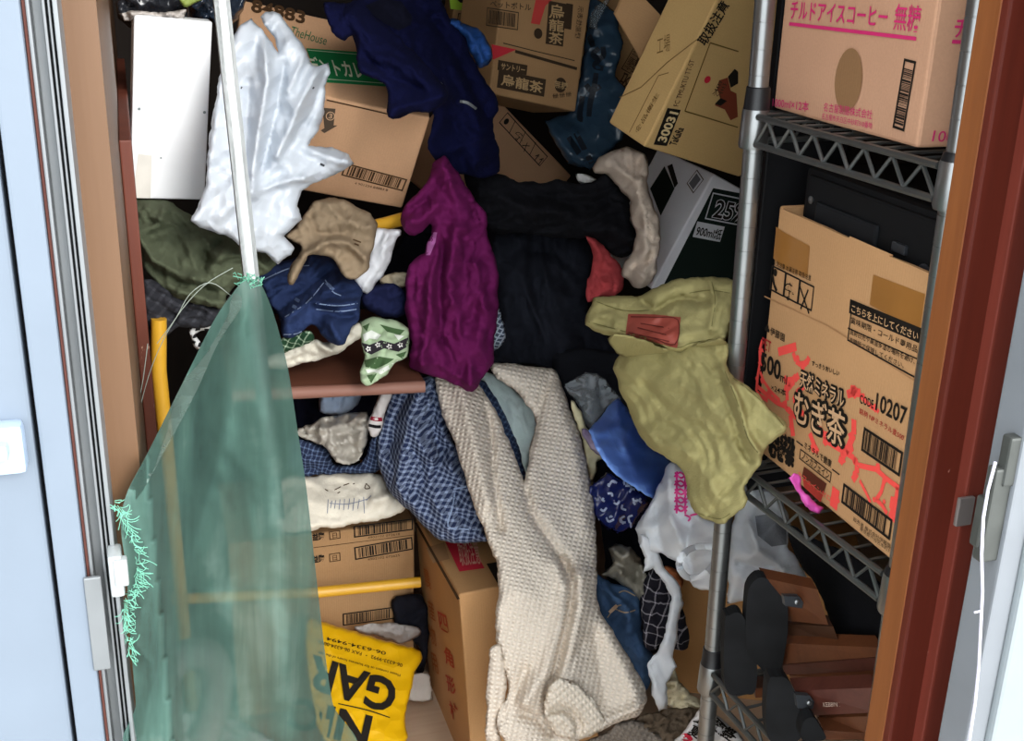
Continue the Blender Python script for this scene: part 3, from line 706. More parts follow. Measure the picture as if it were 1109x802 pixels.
TKL = Vector((.7856, 1.6224, 1.0633)) + Euler((.714, -1.17, -.392)).to_matrix() @ Vector((0, -.0828, 0))
B = Carton('cardboard_box', 'open buff carton numbered 30031 with flaps lifted, lying against the rack', 'box', TKL, (.714, -1.17, -.392), (.2983, .085, .215), c_buff, rough=.0003, seed=6)
B.rect('code_plate', 'front', *a3((766, 500), (814, 376), (724, 486)), k_blk)
B.text('code_plate', 'front', '30031', *a3((762, 488), (806, 386), (733, 480)), ink('#d9c08e'), .03, .0016)
B.text('lettering', 'front', 'TaKaRa', *a3((798, 500), (826, 440), (775, 490)), k_blk, .02)
B.text('lettering', 'front', 'FC TMUKTU TT-ST', *a3((805, 364), (862, 206), (790, 356)), k_dk)
B.line('picture_frame', 'front', a3((1010, 436), (828, 380), (915, 146), (1012, 176)), .0018, ink('#6a5426'))
B.disc('fruit_emblem', 'front', a3((905, 272))[0], .0052, ink('#c2283a'), 9, .0012, 1.15)
B.poly('flower_emblem', 'front', a3((945, 275), (975, 265), (985, 310), (1005, 320), (1010, 400), (985, 412), (965, 375), (930, 360), (950, 340), (940, 305)), ink('#7c3a26'))
B.poly('flower_emblem', 'front', a3((975, 262), (998, 235), (1010, 245), (1010, 285), (985, 300)), k_blk, .0013)
B.poly('flower_emblem', 'front', a3((930, 355), (950, 335), (972, 345), (950, 362)), k_blk, .0013)
B.text('lettering', 'front', '果実', *a3((920, 325), (950, 335), (935, 270)), k_dk)
B.text('handling_symbols', 'front', '取扱注意', *a3((900, 160), (985, 20), (858, 150)), k_blk, .02)
kf = ink('#7a5f36')
B.line('flap_fold', 'top', a3((606, 335), (680, 300), (770, 215), (880, 130)), .0016, kf); B.line('flap_fold', 'top', a3((640, 455), (740, 260), (775, 250)), .0014, kf)
B.text('label_print', 'top', '食品衛生', *a3((668, 462), (745, 325), (655, 455)), kf, .01); B.text('label_print', 'top', '工場', *a3((735, 190), (780, 175), (738, 130)), kf)
box_tk = B.done()
def flap(name, pts, mat, off=(.0, .004, 0)):
    g = Geo().prism([P(*q) for q in pts], off); return g.build(name, mat, box_tk)
A = lambda *p: [(x / 3.169 + 480, y / 3.169, Y) for x, y, Y in p]
f1 = flap('flap', A((600, 330, 1.60), (630, 285, 1.605), (700, 130, 1.64), (780, -40, 1.70), (880, -40, 1.70), (868, 110, 1.64), (800, 200, 1.60), (740, 240, 1.60), (640, 400, 1.57), (622, 350, 1.585)), c_brown)
B = Carton('cardboard_box', 'white and dark green carton marked 25 tilted behind the rack post', 'box', (.9466, 1.8131, .695), (.0414, .4632, .0612), (.2452, .2002, .2104), paint('white_card', '#f0f0f4', .6, 0, .03), seed=7)
a7b = lambda *p: zz(3.207, 600, 180, p)
kg = ink('#15211c')
B.poly('green_panel', 'front', a7b((552, 75), (640, 92), (760, 120), (760, 470), (370, 430)), kg)
B.rect('number_plate', 'front', *a7b((522, 182), (640, 205), (562, 92)), ink('#d5d6da'), .0022, .0014)
B.text('number_plate', 'front', '25%', *a7b((545, 178), (660, 200), (570, 112)), ink('#dcdcdf'), .06, .0014)
B.text('number_plate', 'front', '25%', *a7b((548, 176), (658, 196), (572, 115)), k_blk, .015, .002)
B.rect('number_plate', 'front', *a7b((480, 244), (575, 262), (505, 192)), ink('#d5d6da'), 0, .0014)
B.text('number_plate', 'front', '900ml紙', *a7b((488, 240), (574, 256), (508, 204)), k_blk, .02, .002)
B.poly('green_panel', 'left', a7b((335, 78), (385, 0), (420, 78), (372, 172)), kg)
B.poly('green_panel', 'left', a7b((395, 0), (412, -8), (432, 60), (420, 76)), k_blk)
B.rect('label_print', 'left', *a7b((462, 60), (485, 95), (490, 0)), k_dk, .0016); B.rect('label_print', 'left', *a7b((470, 60), (484, 82), (492, 18)), ink('#77777d'))
B.done()

B = Carton('cardboard_box', 'tall cardboard box with a red sticker standing on the floor', 'box', (.4943, 1.5172, .1627), (-.0568, -.0646, -.0034), (.1995, .2804, .3279), card('card_floor', '#b58a5c'), rough=.0003, seed=8)
a10 = lambda *p: zz(3.314, 300, 560, p)
B.poly('red_sticker', 'top', a10((602, 85), (690, 82), (745, 184), (655, 196)), ink('#c22a3c'))
B.text('red_sticker', 'top', '取扱注意', *a10((660, 178), (735, 170), (622, 96)), ink('#d9a08e'), .01, .0014)
B.poly('label_print', 'top', a10((752, 168), (800, 160), (830, 240), (795, 245)), k_blk)
B.poly('tape', 'top', a10((535, 110), (600, 90), (620, 150), (560, 165)), card('card_tape', '#9b7550'), .0006)
for k, (x, y) in enumerate(((602, 375), (622, 500), (630, 600), (642, 695))):
    B.text('red_lettering', 'left', '四角形柱'[k], *a10((x - 14, y + 24), (x + 18, y + 44), (x - 12, y - 34)), ink('#a8432f'), .02)
for k, (x, y) in enumerate(((545, 215), (560, 330), (565, 420), (572, 520))):
    B.text('red_lettering', 'left', '農産物用'[k], *a10((x - 10, y + 30), (x + 12, y + 46), (x - 10, y - 34)), ink('#a8632f'), .01)
B.line('seam', 'top', a10((498, 20), (652, 296)), .004, k_dk)
B.done()

cb = card('card_barcode', '#a8845c')
for k, (lab, z, dz) in enumerate((('cardboard box with two barcodes above the lower yellow bar', .272, .111), ('cardboard box with one barcode below the lower yellow bar', .108, .21))):
    B = Carton('cardboard_box', lab, 'box', (.2302, 1.7228 + .006 * k, z), (.0278 * (1 - k), 0, -.0037), (.2881, .2025, dz), cb, 'barcode boxes behind the yellow bar', seed=20 + k)
    if k == 0:
        B.barcode('front', *a10((276, 72), (488, 44), (276, 30)), k_blk, .0022, 21); B.barcode('front', *a10((280, 152), (488, 114), (278, 106)), k_blk, .0022, 22)
        for y in (70, 150):
            B.text('stamp', 'front', '益陶', *a10((128, y + 14), (170, y + 8), (128, y - 14)), k_blk, .03)
            B.rect('stamp', 'front', *a10((188, y + 10), (228, y + 4), (188, y - 20)), k_dk, .0014); B.text('stamp', 'front', '日', *a10((200, y + 4), (216, y + 1), (200, y - 14)), k_dk)
        B.text('small_print', 'front', '4902102 072618', *a10((325, 76), (440, 62), (325, 68)), k_dk); B.text('small_print', 'front', '4902102 072625', *a10((325, 154), (440, 138), (325, 146)), k_dk)
        B.line('seam', 'front', a10((130, 108), (490, 62)), .001, k_dk)
    else:
        B.barcode('front', *a10((236, 388), (425, 362), (238, 344)), k_blk, .0022, 23)
    B.done()
B = Carton('cardboard_box', 'brown cardboard box on the floor behind the rack post', 'box', (.955, 1.545, .14), (0, 0, -.45), (.30, .2, .28), c_tan2, seed=24); B.done()
B = Carton('cardboard_box', 'box with a lime green print at the top beside the blue jacket', 'box', (.632, 2.182, 1.092), (.3, .1, -.1), (.108, .1, .119), c_brown, seed=25)
B.poly('lime_panel', 'front', a3((20, -20), (140, -20), (126, 42), (25, 30)), ink('#9cc23a'))
B.poly('black_mark', 'front', a3((45, -4), (100, -4), (90, 10), (58, 8)), k_blk, .0014)
B.barcode('front', *a3((45, 82), (122, 92), (50, 44)), k_blk, .0016, 26)
B.done()
B = Carton('cardboard_box', 'shadowed cardboard box behind the blue print bag', 'box', (.90, 2.27, .99), (.2, .6, .2), (.2, .12, .2), c_brown, seed=27)
B.text('lettering', 'front', '名糖', *a3((598, 290), (650, 190), (622, 320)), k_dk, .02); B.barcode('front', *a3((610, 235), (660, 150), (640, 255)), k_dk, .002, 28)
B.done()

# ------------------------------------------------------------------ yellow pipe shelf with a wooden board
m_yel = paint('yellow_pipe', '#d3a02c', .4, 0, .08); m_shelf = wood('shelf_brown', '#5b3526', '#704636', 'X', 12, .5, .08)
ys = empty('pipe_shelf', (.2, 1.6, 0), 'yellow pipe shelf holding a brown board beneath the folded jeans', 'shelf')
sa, sb = P(316, 420, 1.52), P(455, 398, 1.50); zt = sa.z
g = Geo().prism([(.10, 1.53, zt + .003), (.10, 1.92, zt + .003), (.362, 1.92, zt), (.362, 1.50, zt)], (0, 0, -.016)); g.build('board', m_shelf, ys)
g = Geo().tube([Vector((.10, 1.525, zt - .006)), Vector((.362, 1.502, zt - .008))], .0085, 12); g.build('board_edge', wood('worn_edge', '#83574a', '#9a7263', 'X', 12, .6, .08), ys, True)
g = Geo().tube([P(172, 345, 1.46), P(172, 400, 1.46), P(179, 470, 1.46), Vector((.013, 1.46, 0))], .0095, 14); g.build('post', m_yel, ys, True)
g = Geo().tube([P(330, 643, 1.56) + Vector((-.25, .03, .01)), P(345, 641, 1.56), P(455, 630, 1.555)], .0085, 12); g.build('crossbar', m_yel, ys, True)
g = Geo().tube([P(380, 251, 1.60), P(418, 242, 1.62), P(440, 236, 1.63)], .0095, 12); g.build('crossbar', m_yel, ys, True)
g = Geo().tube([Vector((.350, 1.90, zt - .017)), Vector((.350, 1.90, .3)), Vector((.350, 1.90, 0))], .0095, 12); g.build('post', m_yel, ys, True)

# ------------------------------------------------------------------ heap of clothes, back to front
a6 = lambda *p: zz(2.97, 400, 160, p); a5 = lambda *p: zz(3.209, 120, 200, p); a1 = lambda *p: zz(2.675, 0, 0, p)
b3 = lambda *p: zz(3.646, 280, 380, p); b5 = lambda *p: zz(3.646, 480, 380, p); b6 = lambda *p: zz(3.613, 500, 580, p)

cloth('dark_fill_cloth', [(600, 385), (690, 385), (745, 420), (760, 520), (745, 600), (725, 640), (715, 700), (690, 705), (662, 660), (650, 560), (630, 470)], [(620, 400, 1.66), (740, 420, 1.60), (700, 690, 1.46)],
      fabric('cloth_charcoal', '#15161b'), 'dark cloth added low in the heap to fill the shaded gaps between the bags', 'cloth', .02, .03, .03, wr=(.010, .09, .6, 2), amp=1.2, step=5)  # added dark backing, its colour stands for shade between the bags
cloth('dark_fill_cloth', [(265, 300), (330, 275), (420, 270), (455, 235), (520, 250), (520, 320), (490, 345), (430, 348), (380, 345), (300, 345), (262, 335)], [(400, 330, 1.86)],
      fabric('cloth_ink', '#14151d'), 'dark cloth showing beside the white shirt above the brown board', 'cloth', .02, .03, .03, wr=(.008, .07, .2, 2), amp=1.2, step=5)
cloth('dark_fill_cloth', b3((140, 150), (260, 150), (400, 140), (520, 140), (560, 250), (540, 420), (300, 420), (150, 400)), [(380, 450, 1.76)], fabric('cloth_night', '#15182a'), 'dark blue cloth added as fill for the shaded gap under the brown board', 'cloth', .02, .03, .04, wr=(.01, .06, .8, 2), step=5)  # dark fill, the shade under the board put into its colour

m_ply = plastic('bluegrey_film', '#3c5468', .2, .25)
bb = cloth('print_bag', a3((505, -15), (560, 10), (600, 55), (618, 150), (606, 200), (594, 260), (628, 310), (640, 420), (615, 480), (560, 525), (505, 585), (425, 560), (345, 415), (440, 380), (480, 200)),
           [(640, 20, 2.16), (650, 170, 2.02), (610, 150, 2.06)], m_ply, 'blue grey plastic bag with dark brush strokes behind the oolong tea carton', 'bag', .03, .03, .05, wr=(.008, .06, 1.3, 3), sharp=True)
def strokes(name, parent, lines, Y, wd, mat, lift=.035):
    g = Geo()
    for pl in lines:
        pts = [P(x, y, Y) for x, y in smooth_open(pl)]; n = (EYE - pts[0]).normalized(); k = len(pts)
        g.tube([p + n * lift for p in pts], [wd * (.35 + .65 * math.sin(math.pi * (i + .6) / (k + .2))) for i in range(k)], 6)
    return g.build(name, mat, parent, True)
def smooth_open(p):
    p = [np.array(q, float) for q in p]; o = []
    for i in range(len(p) - 1):
        a, b, c, d = p[max(i - 1, 0)], p[i], p[i + 1], p[min(i + 2, len(p) - 1)]
        for t in (0, .25, .5, .75): o.append(.5 * (2 * b + (c - a) * t + (2 * a - 5 * b + 4 * c - d) * t * t + (3 * b - a - 3 * c + d) * t ** 3))
    return o + [p[-1]]
def decal(name, parent, lines, wd, mat, up=.0012):
    """painted strokes that follow the front surface of a cloth: ribbons laid on its mesh"""
    from mathutils.bvhtree import BVHTree
    me = parent.data; o = Vector(parent['_o'])
    tree = BVHTree.FromPolygons([v.co + o for v in me.vertices], [list(p.vertices) for p in me.polygons]); V = []; Fc = []
    for pl in lines:
        q = smooth_open(pl) if len(pl) > 1 else pl; row = []; q = np.array(q); n = len(q)
        for i in range(n):
            t = q[min(i + 1, n - 1)] - q[max(i - 1, 0)]; t = t / (np.linalg.norm(t) + 1e-9); m = np.array([-t[1], t[0]]) * wd * (.8 + .2 * math.sin(math.pi * (i + .5) / n))
            for s in (-1, 1):
                d = Vector(ray(*(q[i] + m * s))).normalized(); h = tree.ray_cast(EYE, d)
                row.append((h[0] - d * up) if h[0] else None)
        for i in range(n - 1):
            r = row[2 * i:2 * i + 4]
            if all(r): k = len(V); V += [r[0], r[1], r[3], r[2]]; Fc.append([k, k + 1, k + 2, k + 3])
    return mesh_obj(name, V, Fc, mat, None, parent)
def decal_fill(name, parent, polys, mat, up=.001, step=3.0, sub=None):
    """printed areas that follow the front surface of a cloth"""
    from mathutils.bvhtree import BVHTree
    me = parent.data; o = Vector(parent['_o'])
    tree = BVHTree.FromPolygons([v.co + o for v in me.vertices], [list(p.vertices) for p in me.polygons]); V = []; Fc = []; U = []
    for pl in polys:
        lp = smooth_loop(pl, step, True); lo, hi = lp.min(0), lp.max(0)
        gx, gy = np.meshgrid(np.arange(lo[0], hi[0], step), np.arange(lo[1], hi[1], step)); g = np.c_[gx.ravel(), gy.ravel()]
        if len(g): g = g[inside(lp, g)]
        if len(g): g = g[segdist(g, lp) > step * .4]
        vc, _e, fc, ov, _a, _b = delaunay_2d_cdt([Vector(p) for p in np.r_[lp, g]], [], [list(range(len(lp)))], 1, 1e-5)
        pos = []
        for v in vc:
            d = Vector(ray(v.x, v.y)).normalized(); h = tree.ray_cast(EYE, d); pos.append((h[0] - d * up) if h[0] else None)
        k = len(V); V += [p or Vector((0, 0, 0)) for p in pos]; U += [(v.x * .0012, -v.y * .0012) for v in vc]
        Fc += [[i + k for i in f] for f in fc if all(pos[i] is not None for i in f)]
    used = sorted({i for f in Fc for i in f}); mp = {v: i for i, v in enumerate(used)}
    return mesh_obj(name, [V[i] for i in used], [[mp[i] for i in f] for f in Fc], mat, None, parent, True, None, [U[i] for i in used])
def text_px(name, parent, items, mat, up=.0012):
    """lettering that follows the front of a cloth; items: (string, start, end, top point, bold)"""
    from mathutils.bvhtree import BVHTree
    me = parent.data; o = Vector(parent['_o'])
    tree = BVHTree.FromPolygons([v.co + o for v in me.vertices], [list(p.vertices) for p in me.polygons]); V = []; Fc = []
    for st, p0, p1, pt, bold in items:
        v, f = glyphs(st, bold); x0, x1, y0, y1 = bounds(v); p0, p1, pt = np.array(p0), np.array(p1), np.array(pt); k = len(V)
        for x, y in v:
            q = p0 + (p1 - p0) * (x - x0) / (x1 - x0) + (pt - p0) * (y - y0) / (y1 - y0); d = Vector(ray(*q)).normalized(); h = tree.ray_cast(EYE, d)
            V.append((h[0] - d * up) if h[0] else P(q[0], q[1], 1.5))
        Fc += [[i + k for i in ff] for ff in f]
    return mesh_obj(name, V, Fc, mat, None, parent)
decal('brush_strokes', bb, [a3((535, 165), (515, 185), (530, 200), (550, 190), (548, 160)), a3((540, 200), (520, 225), (550, 235)), a3((525, 250), (518, 300), (505, 350), (500, 400)), a3((490, 290), (510, 310), (540, 295)), a3((478, 330), (468, 400), (480, 410)),
                                 a3((500, 120), (515, 160)), a3((430, 470), (500, 575)), a3((455, 455), (510, 560))], 3.2, paint('brush_ink', '#101a26', .5))
cloth('plastic_film', a3((500, 95), (530, 100), (550, 40), (575, -10), (560, -12), (545, 10), (520, 20), (505, 60)), [(650, 10, 2.08)], plastic('clear_film', '#b9c4cc', .4, .15, .35), 'clear plastic film crumpled at the top of the blue grey bag', 'plastic film', .01, .01, wr=(.006, .02, .3, 2), sharp=True, step=2.2)

fl = cloth('fleece_jacket', a2((370, 15), (400, 8), (450, 15), (510, -8), (600, -40), (760, -45), (822, 60), (870, 120), (905, 200), (945, 280), (992, 350), (1002, 400), (980, 445), (1002, 560), (1006, 620), (950, 642), (870, 628), (800, 600), (745, 540), (752, 470), (765, 410), (700, 405), (610, 425), (595, 310), (500, 255), (490, 180), (472, 130), (440, 148), (400, 110), (378, 60)),
           [(380, 20, 1.60), (430, 110, 1.53), (480, 10, 1.72), (530, 150, 1.69), (480, 170, 1.635)], fabric('fleece_navy', '#0b0e30', 500, .95, .25, .3), 'dark navy fleece jacket thrown over the box numbered 84883', 'jacket', .03, .03, .03, wr=(.008, .07, 2.2, 2),
           folds=((a2((480, 60), (560, 160), (700, 260), (800, 330)), .02, 13), (a2((600, 400), (720, 380), (800, 350)), .012, 6), (a2((760, 60), (850, 200), (960, 420)), -.02, 9), (a2((840, 240), (900, 380), (930, 560)), .016, 12), (a2((610, 130), (720, 220), (780, 300)), -.012, 6)))
cloth('sleeve', a2((370, 15), (400, 8), (450, 15), (505, 25), (560, 70), (640, 130), (720, 210), (790, 290), (815, 335), (812, 362), (765, 400), (700, 405), (612, 427), (600, 395), (594, 312), (500, 257), (490, 182), (474, 130), (440, 149), (400, 111), (378, 60)), [(370, 20, 1.575), (420, 110, 1.50), (470, 100, 1.55)], fabric('fleece_navy', '#0b0e30'), parent=fl, thick=.03, rim=.02, back=.01, wr=(.007, .06, 2.2, 2.5),
      folds=((a2((480, 60), (560, 160), (680, 250), (790, 330)), .012, 10), (a2((610, 390), (700, 370), (790, 345)), .008, 5), (a2((520, 200), (600, 270), (720, 320)), -.010, 5)))
decal_fill('collar', fl, [a2((520, 20), (580, -5), (650, 5), (690, 60), (685, 90), (640, 110), (590, 85), (550, 55))], fabric('fleece_lining', '#0c0d1c'), .003)
decal('hem', fl, [a2((605, 418), (700, 400), (770, 395), (812, 365)), a2((800, 280), (818, 340), (795, 372))], 1.3, fabric('fleece_binding', '#1b1b3a'), .002)
decal('zipper_pull', fl, [a2((862, 366), (890, 372), (922, 394)), a2((790, 300), (800, 312))], 1.5, m_alu_l, .003)
cloth('jacket', a2((750, -10), (790, -20), (810, 60), (845, 65), (872, 85), (925, 102), (962, 140), (978, 190), (962, 235), (930, 246), (905, 205), (875, 150), (830, 105), (785, 80)), [(510, 40, 1.74)], fabric('blue_nylon', '#2a4f8e', 1200, .4, .15, 0), 'blue quilted jacket sleeve beside the navy fleece', 'jacket', .035, .03, wr=(.008, .025, 1.0, 1.5),
      folds=((a2((830, 60), (900, 130), (940, 220)), .008, 6),))

cloth('clothing_bag', a1((335, 10), (360, -20), (560, -20), (545, 50), (480, 48), (402, 52), (390, 85), (372, 80), (345, 55)), [(160, 10, 1.60)], plastic('black_film', '#24262b', .05, .2), 'black plastic bag on top of the white panel', 'bag', .02, .02, wr=(.008, .03, .3, 2), sharp=True)
cloth('clothing_bag', a1((545, -20), (720, -20), (690, 55), (640, 120), (615, 60), (560, 55), (540, 30)), [(235, 10, 1.68)], plastic('navy_film', '#26303e', .05, .2), 'dark blue plastic bag between the black bag and the box numbered 84883', 'bag', .02, .02, wr=(.008, .03, .3, 2), sharp=True)
cloth('paper_scrap', a1((345, 38), (380, 28), (470, 35), (540, 28), (530, 50), (470, 48), (400, 46), (385, 60), (360, 60)), [(160, 14, 1.555)], fabric('silver_scrap', '#b9b2ac', 400, .4), 'silvery crumpled scrap lying along the top of the white panel', 'scrap', .008, .008, wr=(.006, .012, .2, 1.5), sharp=True, step=2)
cloth('packet', a1((520, -10), (600, -10), (560, 8), (530, 22)), [(208, 4, 1.57)], paint('olive_packet', '#8b9a4a', .4), 'small olive green packet above the white panel', 'packet', .01, .008, wr=(.002, .02, 0, 1), step=2)

# black clothes
cloth('dark_trousers', a6((378, 262), (450, 250), (560, 262), (690, 275), (724, 345), (717, 400), (707, 440), (710, 480), (702, 520), (717, 575), (785, 620), (792, 660), (700, 692), (640, 748), (600, 722), (540, 702), (440, 692), (400, 690), (395, 640), (410, 560), (406, 450), (392, 360)),
      [(540, 260, 1.84), (640, 260, 1.86), (580, 400, 1.70)], fabric('cloth_trouser', '#1f2129'), 'dark charcoal jacket spread under the black top and above the knitted sweater', 'jacket', .03, .035, .08, wr=(.009, .08, 1.7, 2.5),
      folds=((a6((490, 300), (485, 400), (520, 500), (600, 640)), .012, 9), (a6((500, 330), (600, 340), (680, 420)), -.012, 8), (a6((560, 420), (620, 520), (640, 690)), .012, 14), (a6((420, 300), (450, 450), (440, 640)), .01, 12)))
cloth('black_pullover', a6((300, 60), (420, 88), (480, 105), (540, 112), (600, 105), (650, 112), (720, 108), (757, 83), (792, 120), (832, 170), (838, 240), (866, 280), (852, 330), (815, 354), (772, 338), (735, 308), (700, 290), (620, 290), (540, 282), (460, 274), (400, 272), (365, 240), (340, 180)),
      [(510, 200, 1.76), (680, 200, 1.74), (600, 250, 1.75)], fabric('cloth_jet', '#151519'), 'black long sleeved top lying across the middle of the heap', 'top', .035, .03, .04, wr=(.010, .06, .1, 3),
      folds=((a6((360, 130), (500, 190), (700, 230), (830, 300)), .014, 12), (a6((560, 150), (650, 180), (760, 170)), -.014, 9), (a6((700, 280), (780, 250), (850, 290)), .01, 8)))
cloth('red_shirt', a6((695, 285), (742, 308), (782, 345), (812, 385), (817, 440), (802, 470), (740, 482), (703, 492), (696, 440), (708, 400), (720, 350)), [(655, 290, 1.72)], fabric('cloth_red', '#b5474a'), 'faded red shirt between the black top and the khaki trousers', 'shirt', .02, .03, .05, wr=(.007, .04, 1.5, 2),
      folds=((a6((720, 310), (770, 400), (790, 470)), .006, 6),))
cloth('cream_garment', [(643, 178), (650, 170), (661, 164), (673, 159), (685, 160), (698, 166), (702, 180), (702, 196), (704, 208), (709, 227), (715, 239), (715, 261), (712, 280), (709, 298), (700, 310), (689, 311), (680, 304), (673, 298), (675, 284), (683, 275), (689, 256), (683, 239), (682, 217), (672, 205), (657, 190), (644, 187)],
      [(660, 175, 1.74), (700, 210, 1.66), (695, 300, 1.62)], fabric('cloth_cream', '#dccab8'), 'cream cotton garment hanging beside the white and green carton', 'garment', .03, .022, wr=(.007, .045, 1.3, 2.5),
      folds=(([(660, 175), (690, 200), (700, 250), (695, 300)], .010, 7), ([(690, 240), (705, 262)], -.008, 4), ([(675, 285), (700, 300)], .006, 4), ([(678, 292), (702, 282)], -.005, 3)))
cloth('white_scrap', a3((455, 600), (490, 595), (528, 612), (515, 628), (470, 625)), [(635, 193, 1.80)], fabric('cloth_white', '#d9d6d3'), 'small white cloth scrap between the symbol box and the cream garment', 'scrap', .01, .01, wr=(.004, .02, .2, 2), step=2.4)

# left corner: white panel, olive jacket, plaid, bits
wp = Carton('white_board', 'flat white panel with two screws standing on the olive jacket', 'panel', (.048, 1.565, .9776), (.0804, .0928, .1303), (.0928, .022, .2265), paint('white_panel_paint', '#eceef0', .35, 0, .02), rough=.0002, seed=30, bev=.002)
for q in a1((403, 315), (592, 325), (466, 457)): wp.disc('screw', 'front', q, .0019 if q[1] < 130 else .0012, ink('#7f8a8c'), 12)
wp.poly('scuff', 'front', a1((400, 445), (440, 450), (436, 574), (384, 572)), paint('scuffed_white', '#d3cfc6', .5), .0006)
wp.done()
cloth('olive_jacket', a5((62, 60), (130, 50), (200, 55), (280, 105), (290, 130), (340, 160), (410, 180), (430, 200), (480, 230), (560, 240), (580, 270), (535, 312), (480, 325), (440, 345), (402, 385), (388, 428), (320, 418), (230, 394), (165, 350), (115, 280), (72, 190)),
      [(145, 225, 1.56), (290, 285, 1.50), (200, 320, 1.47)], fabric('cloth_olive', '#4c5240', 700, .85), 'olive green jacket bunched beneath the white panel', 'jacket', .035, .03, .05, wr=(.009, .06, -.5, 2.5),
      folds=((a5((90, 210), (150, 300), (250, 350), (390, 375)), -.010, 6), (a5((80, 150), (150, 260), (260, 320), (400, 345)), .012, 6), (a5((190, 90), (160, 150), (90, 170)), .012, 6), (a5((320, 300), (330, 230), (400, 190)), -.012, 5), (a5((290, 320), (340, 290), (420, 200)), .01, 6), (a5((240, 370), (320, 395), (385, 410)), .006, 4)))
cloth('plaid_garment', a5((102, 345), (160, 335), (240, 380), (330, 415), (380, 425), (372, 460), (340, 492), (290, 502), (240, 492), (190, 525), (140, 502), (106, 462)), [(190, 335, 1.48)], check('plaid_charcoal', '#24252a', '#3b3c42', .012, .3, None, .6), 'charcoal plaid garment under the olive jacket over the yellow pipe post', 'garment', .02, .02, .03, wr=(.006, .04, -.4, 2))
cloth('striped_scrap', a5((268, 510), (285, 482), (350, 478), (342, 500), (300, 515), (320, 560), (302, 572), (285, 545)), [(212, 355, 1.50)], check('zebra', '#1a1a1c', '#c9cac9', .010, .5, None, .2, soft=False), 'black and white striped scrap hanging below the plaid garment', 'scrap', .01, .008, step=2.2, wr=(.004, .02, 1, 2))

# clothes on the brown board
cloth('white_cloth', a5((500, 610), (605, 580), (700, 540), (760, 545), (830, 500), (862, 480), (867, 530), (790, 582), (700, 612), (625, 634), (520, 640)), [(350, 375, 1.535)], fabric('cloth_offwhite', '#c9c3b3', h2='#dedacb'), 'off white cloth spread under the folded jeans', 'cloth', .015, .012, .02, wr=(.005, .04, .3, 2.5), folds=((a5((700, 490), (730, 560), (760, 575)), .012, 4),))
cloth('green_cloth', a5((590, 540), (690, 508), (702, 545), (622, 576), (598, 580)), [(320, 370, 1.53)], check('green_print', '#1d3a26', '#9fb59a', .009, .2, None, .4), 'dark green printed cloth peeking out below the folded jeans', 'cloth', .012, .01, wr=(.004, .03, .3, 2), step=2.4)
je = cloth('jeans', a5((470, 310), (530, 285), (600, 265), (680, 238), (740, 242), (795, 285), (835, 320), (865, 350), (872, 380), (860, 470), (832, 500), (812, 552), (770, 552), (738, 520), (702, 490), (650, 522), (598, 526), (586, 470), (550, 400), (520, 340)),
           [(300, 300, 1.60), (340, 280, 1.64), (370, 350, 1.52), (320, 360, 1.53)], fabric('denim_dark', '#1b2747', 600, .85, .25, .1, '#2d3c63'), 'dark blue jeans folded on the brown board', 'jeans', .03, .022, .03, wr=(.007, .05, .5, 2.5),
           folds=((a5((600, 470), (700, 400), (790, 350)), .012, 6), (a5((590, 430), (690, 350), (760, 300)), -.01, 5), (a5((720, 410), (790, 415), (860, 410)), .014, 5), (a5((740, 440), (800, 460), (850, 455)), -.012, 4), (a5((760, 480), (790, 530)), .01, 6)))
decal('stitching', je, [a5((712, 412), (790, 420), (858, 412)), a5((714, 432), (790, 440), (855, 432)), a5((590, 468), (680, 410), (740, 340)), a5((745, 330), (770, 370), (800, 385)), a5((600, 520), (650, 516), (700, 484)), a5((530, 330), (620, 290), (690, 280))], .55, paint('stitch_pale', '#7e90b0', .8))
decal('worn_patch', je, [a5((640, 395), (655, 405)), a5((632, 420), (645, 428)), a5((748, 340), (775, 365))], 1.8, fabric('denim_worn', '#5d6f92'))
cloth('navy_shirt', a5((866, 378), (920, 348), (990, 348), (1024, 380), (1026, 440), (985, 462), (930, 452), (888, 425)), [(415, 330, 1.60)], fabric('cloth_navy', '#1c2142'), 'navy shirt lying behind the folded jeans', 'shirt', .025, .02, .03, wr=(.007, .04, .2, 2))
cloth('cream_cloth', a5((930, 330), (950, 312), (1000, 305), (1032, 312), (1030, 345), (990, 358), (945, 350)), [(425, 304, 1.63)], fabric('cloth_ivory', '#c4b79c'), 'small cream cloth above the navy shirt', 'cloth', .015, .012, wr=(.005, .03, .1, 2), step=2.6)
cloth('white_tshirt', a5((905, 160), (960, 152), (1005, 158), (990, 205), (962, 280), (932, 330), (888, 378), (845, 332), (880, 285), (900, 225)), [(405, 270, 1.585)], fabric('cloth_bright_white', '#dfe0e4'), 'white shirt hanging beside the tan shirt under the yellow bar', 'shirt', .018, .018, wr=(.005, .05, 1.1, 3), folds=((a5((960, 170), (940, 260), (890, 350)), .006, 5),))
ts = cloth('tan_shirt', a5((608, 175), (640, 148), (690, 78), (720, 52), (780, 48), (850, 72), (918, 118), (922, 170), (908, 232), (892, 292), (850, 324), (808, 318), (770, 258), (720, 242), (685, 250), (658, 302), (636, 348), (616, 336), (622, 290), (655, 238), (662, 215), (636, 200)),
           [(330, 230, 1.56), (390, 240, 1.56), (370, 295, 1.52)], fabric('cloth_tan', '#8f7d66'), 'tan shirt hanging below the white plastic bag', 'shirt', .025, .02, wr=(.006, .05, .9, 2.5),
           folds=((a5((680, 250), (740, 200), (820, 200), (890, 260)), .012, 5), (a5((690, 110), (720, 170), (800, 170)), -.008, 5), (a5((760, 80), (820, 130), (900, 150)), .008, 6), (a5((640, 320), (670, 250), (720, 220)), .008, 5)))
decal('embroidery', ts, [a5((842, 190), (870, 200)), a5((846, 204), (862, 210))], .8, k_dk)
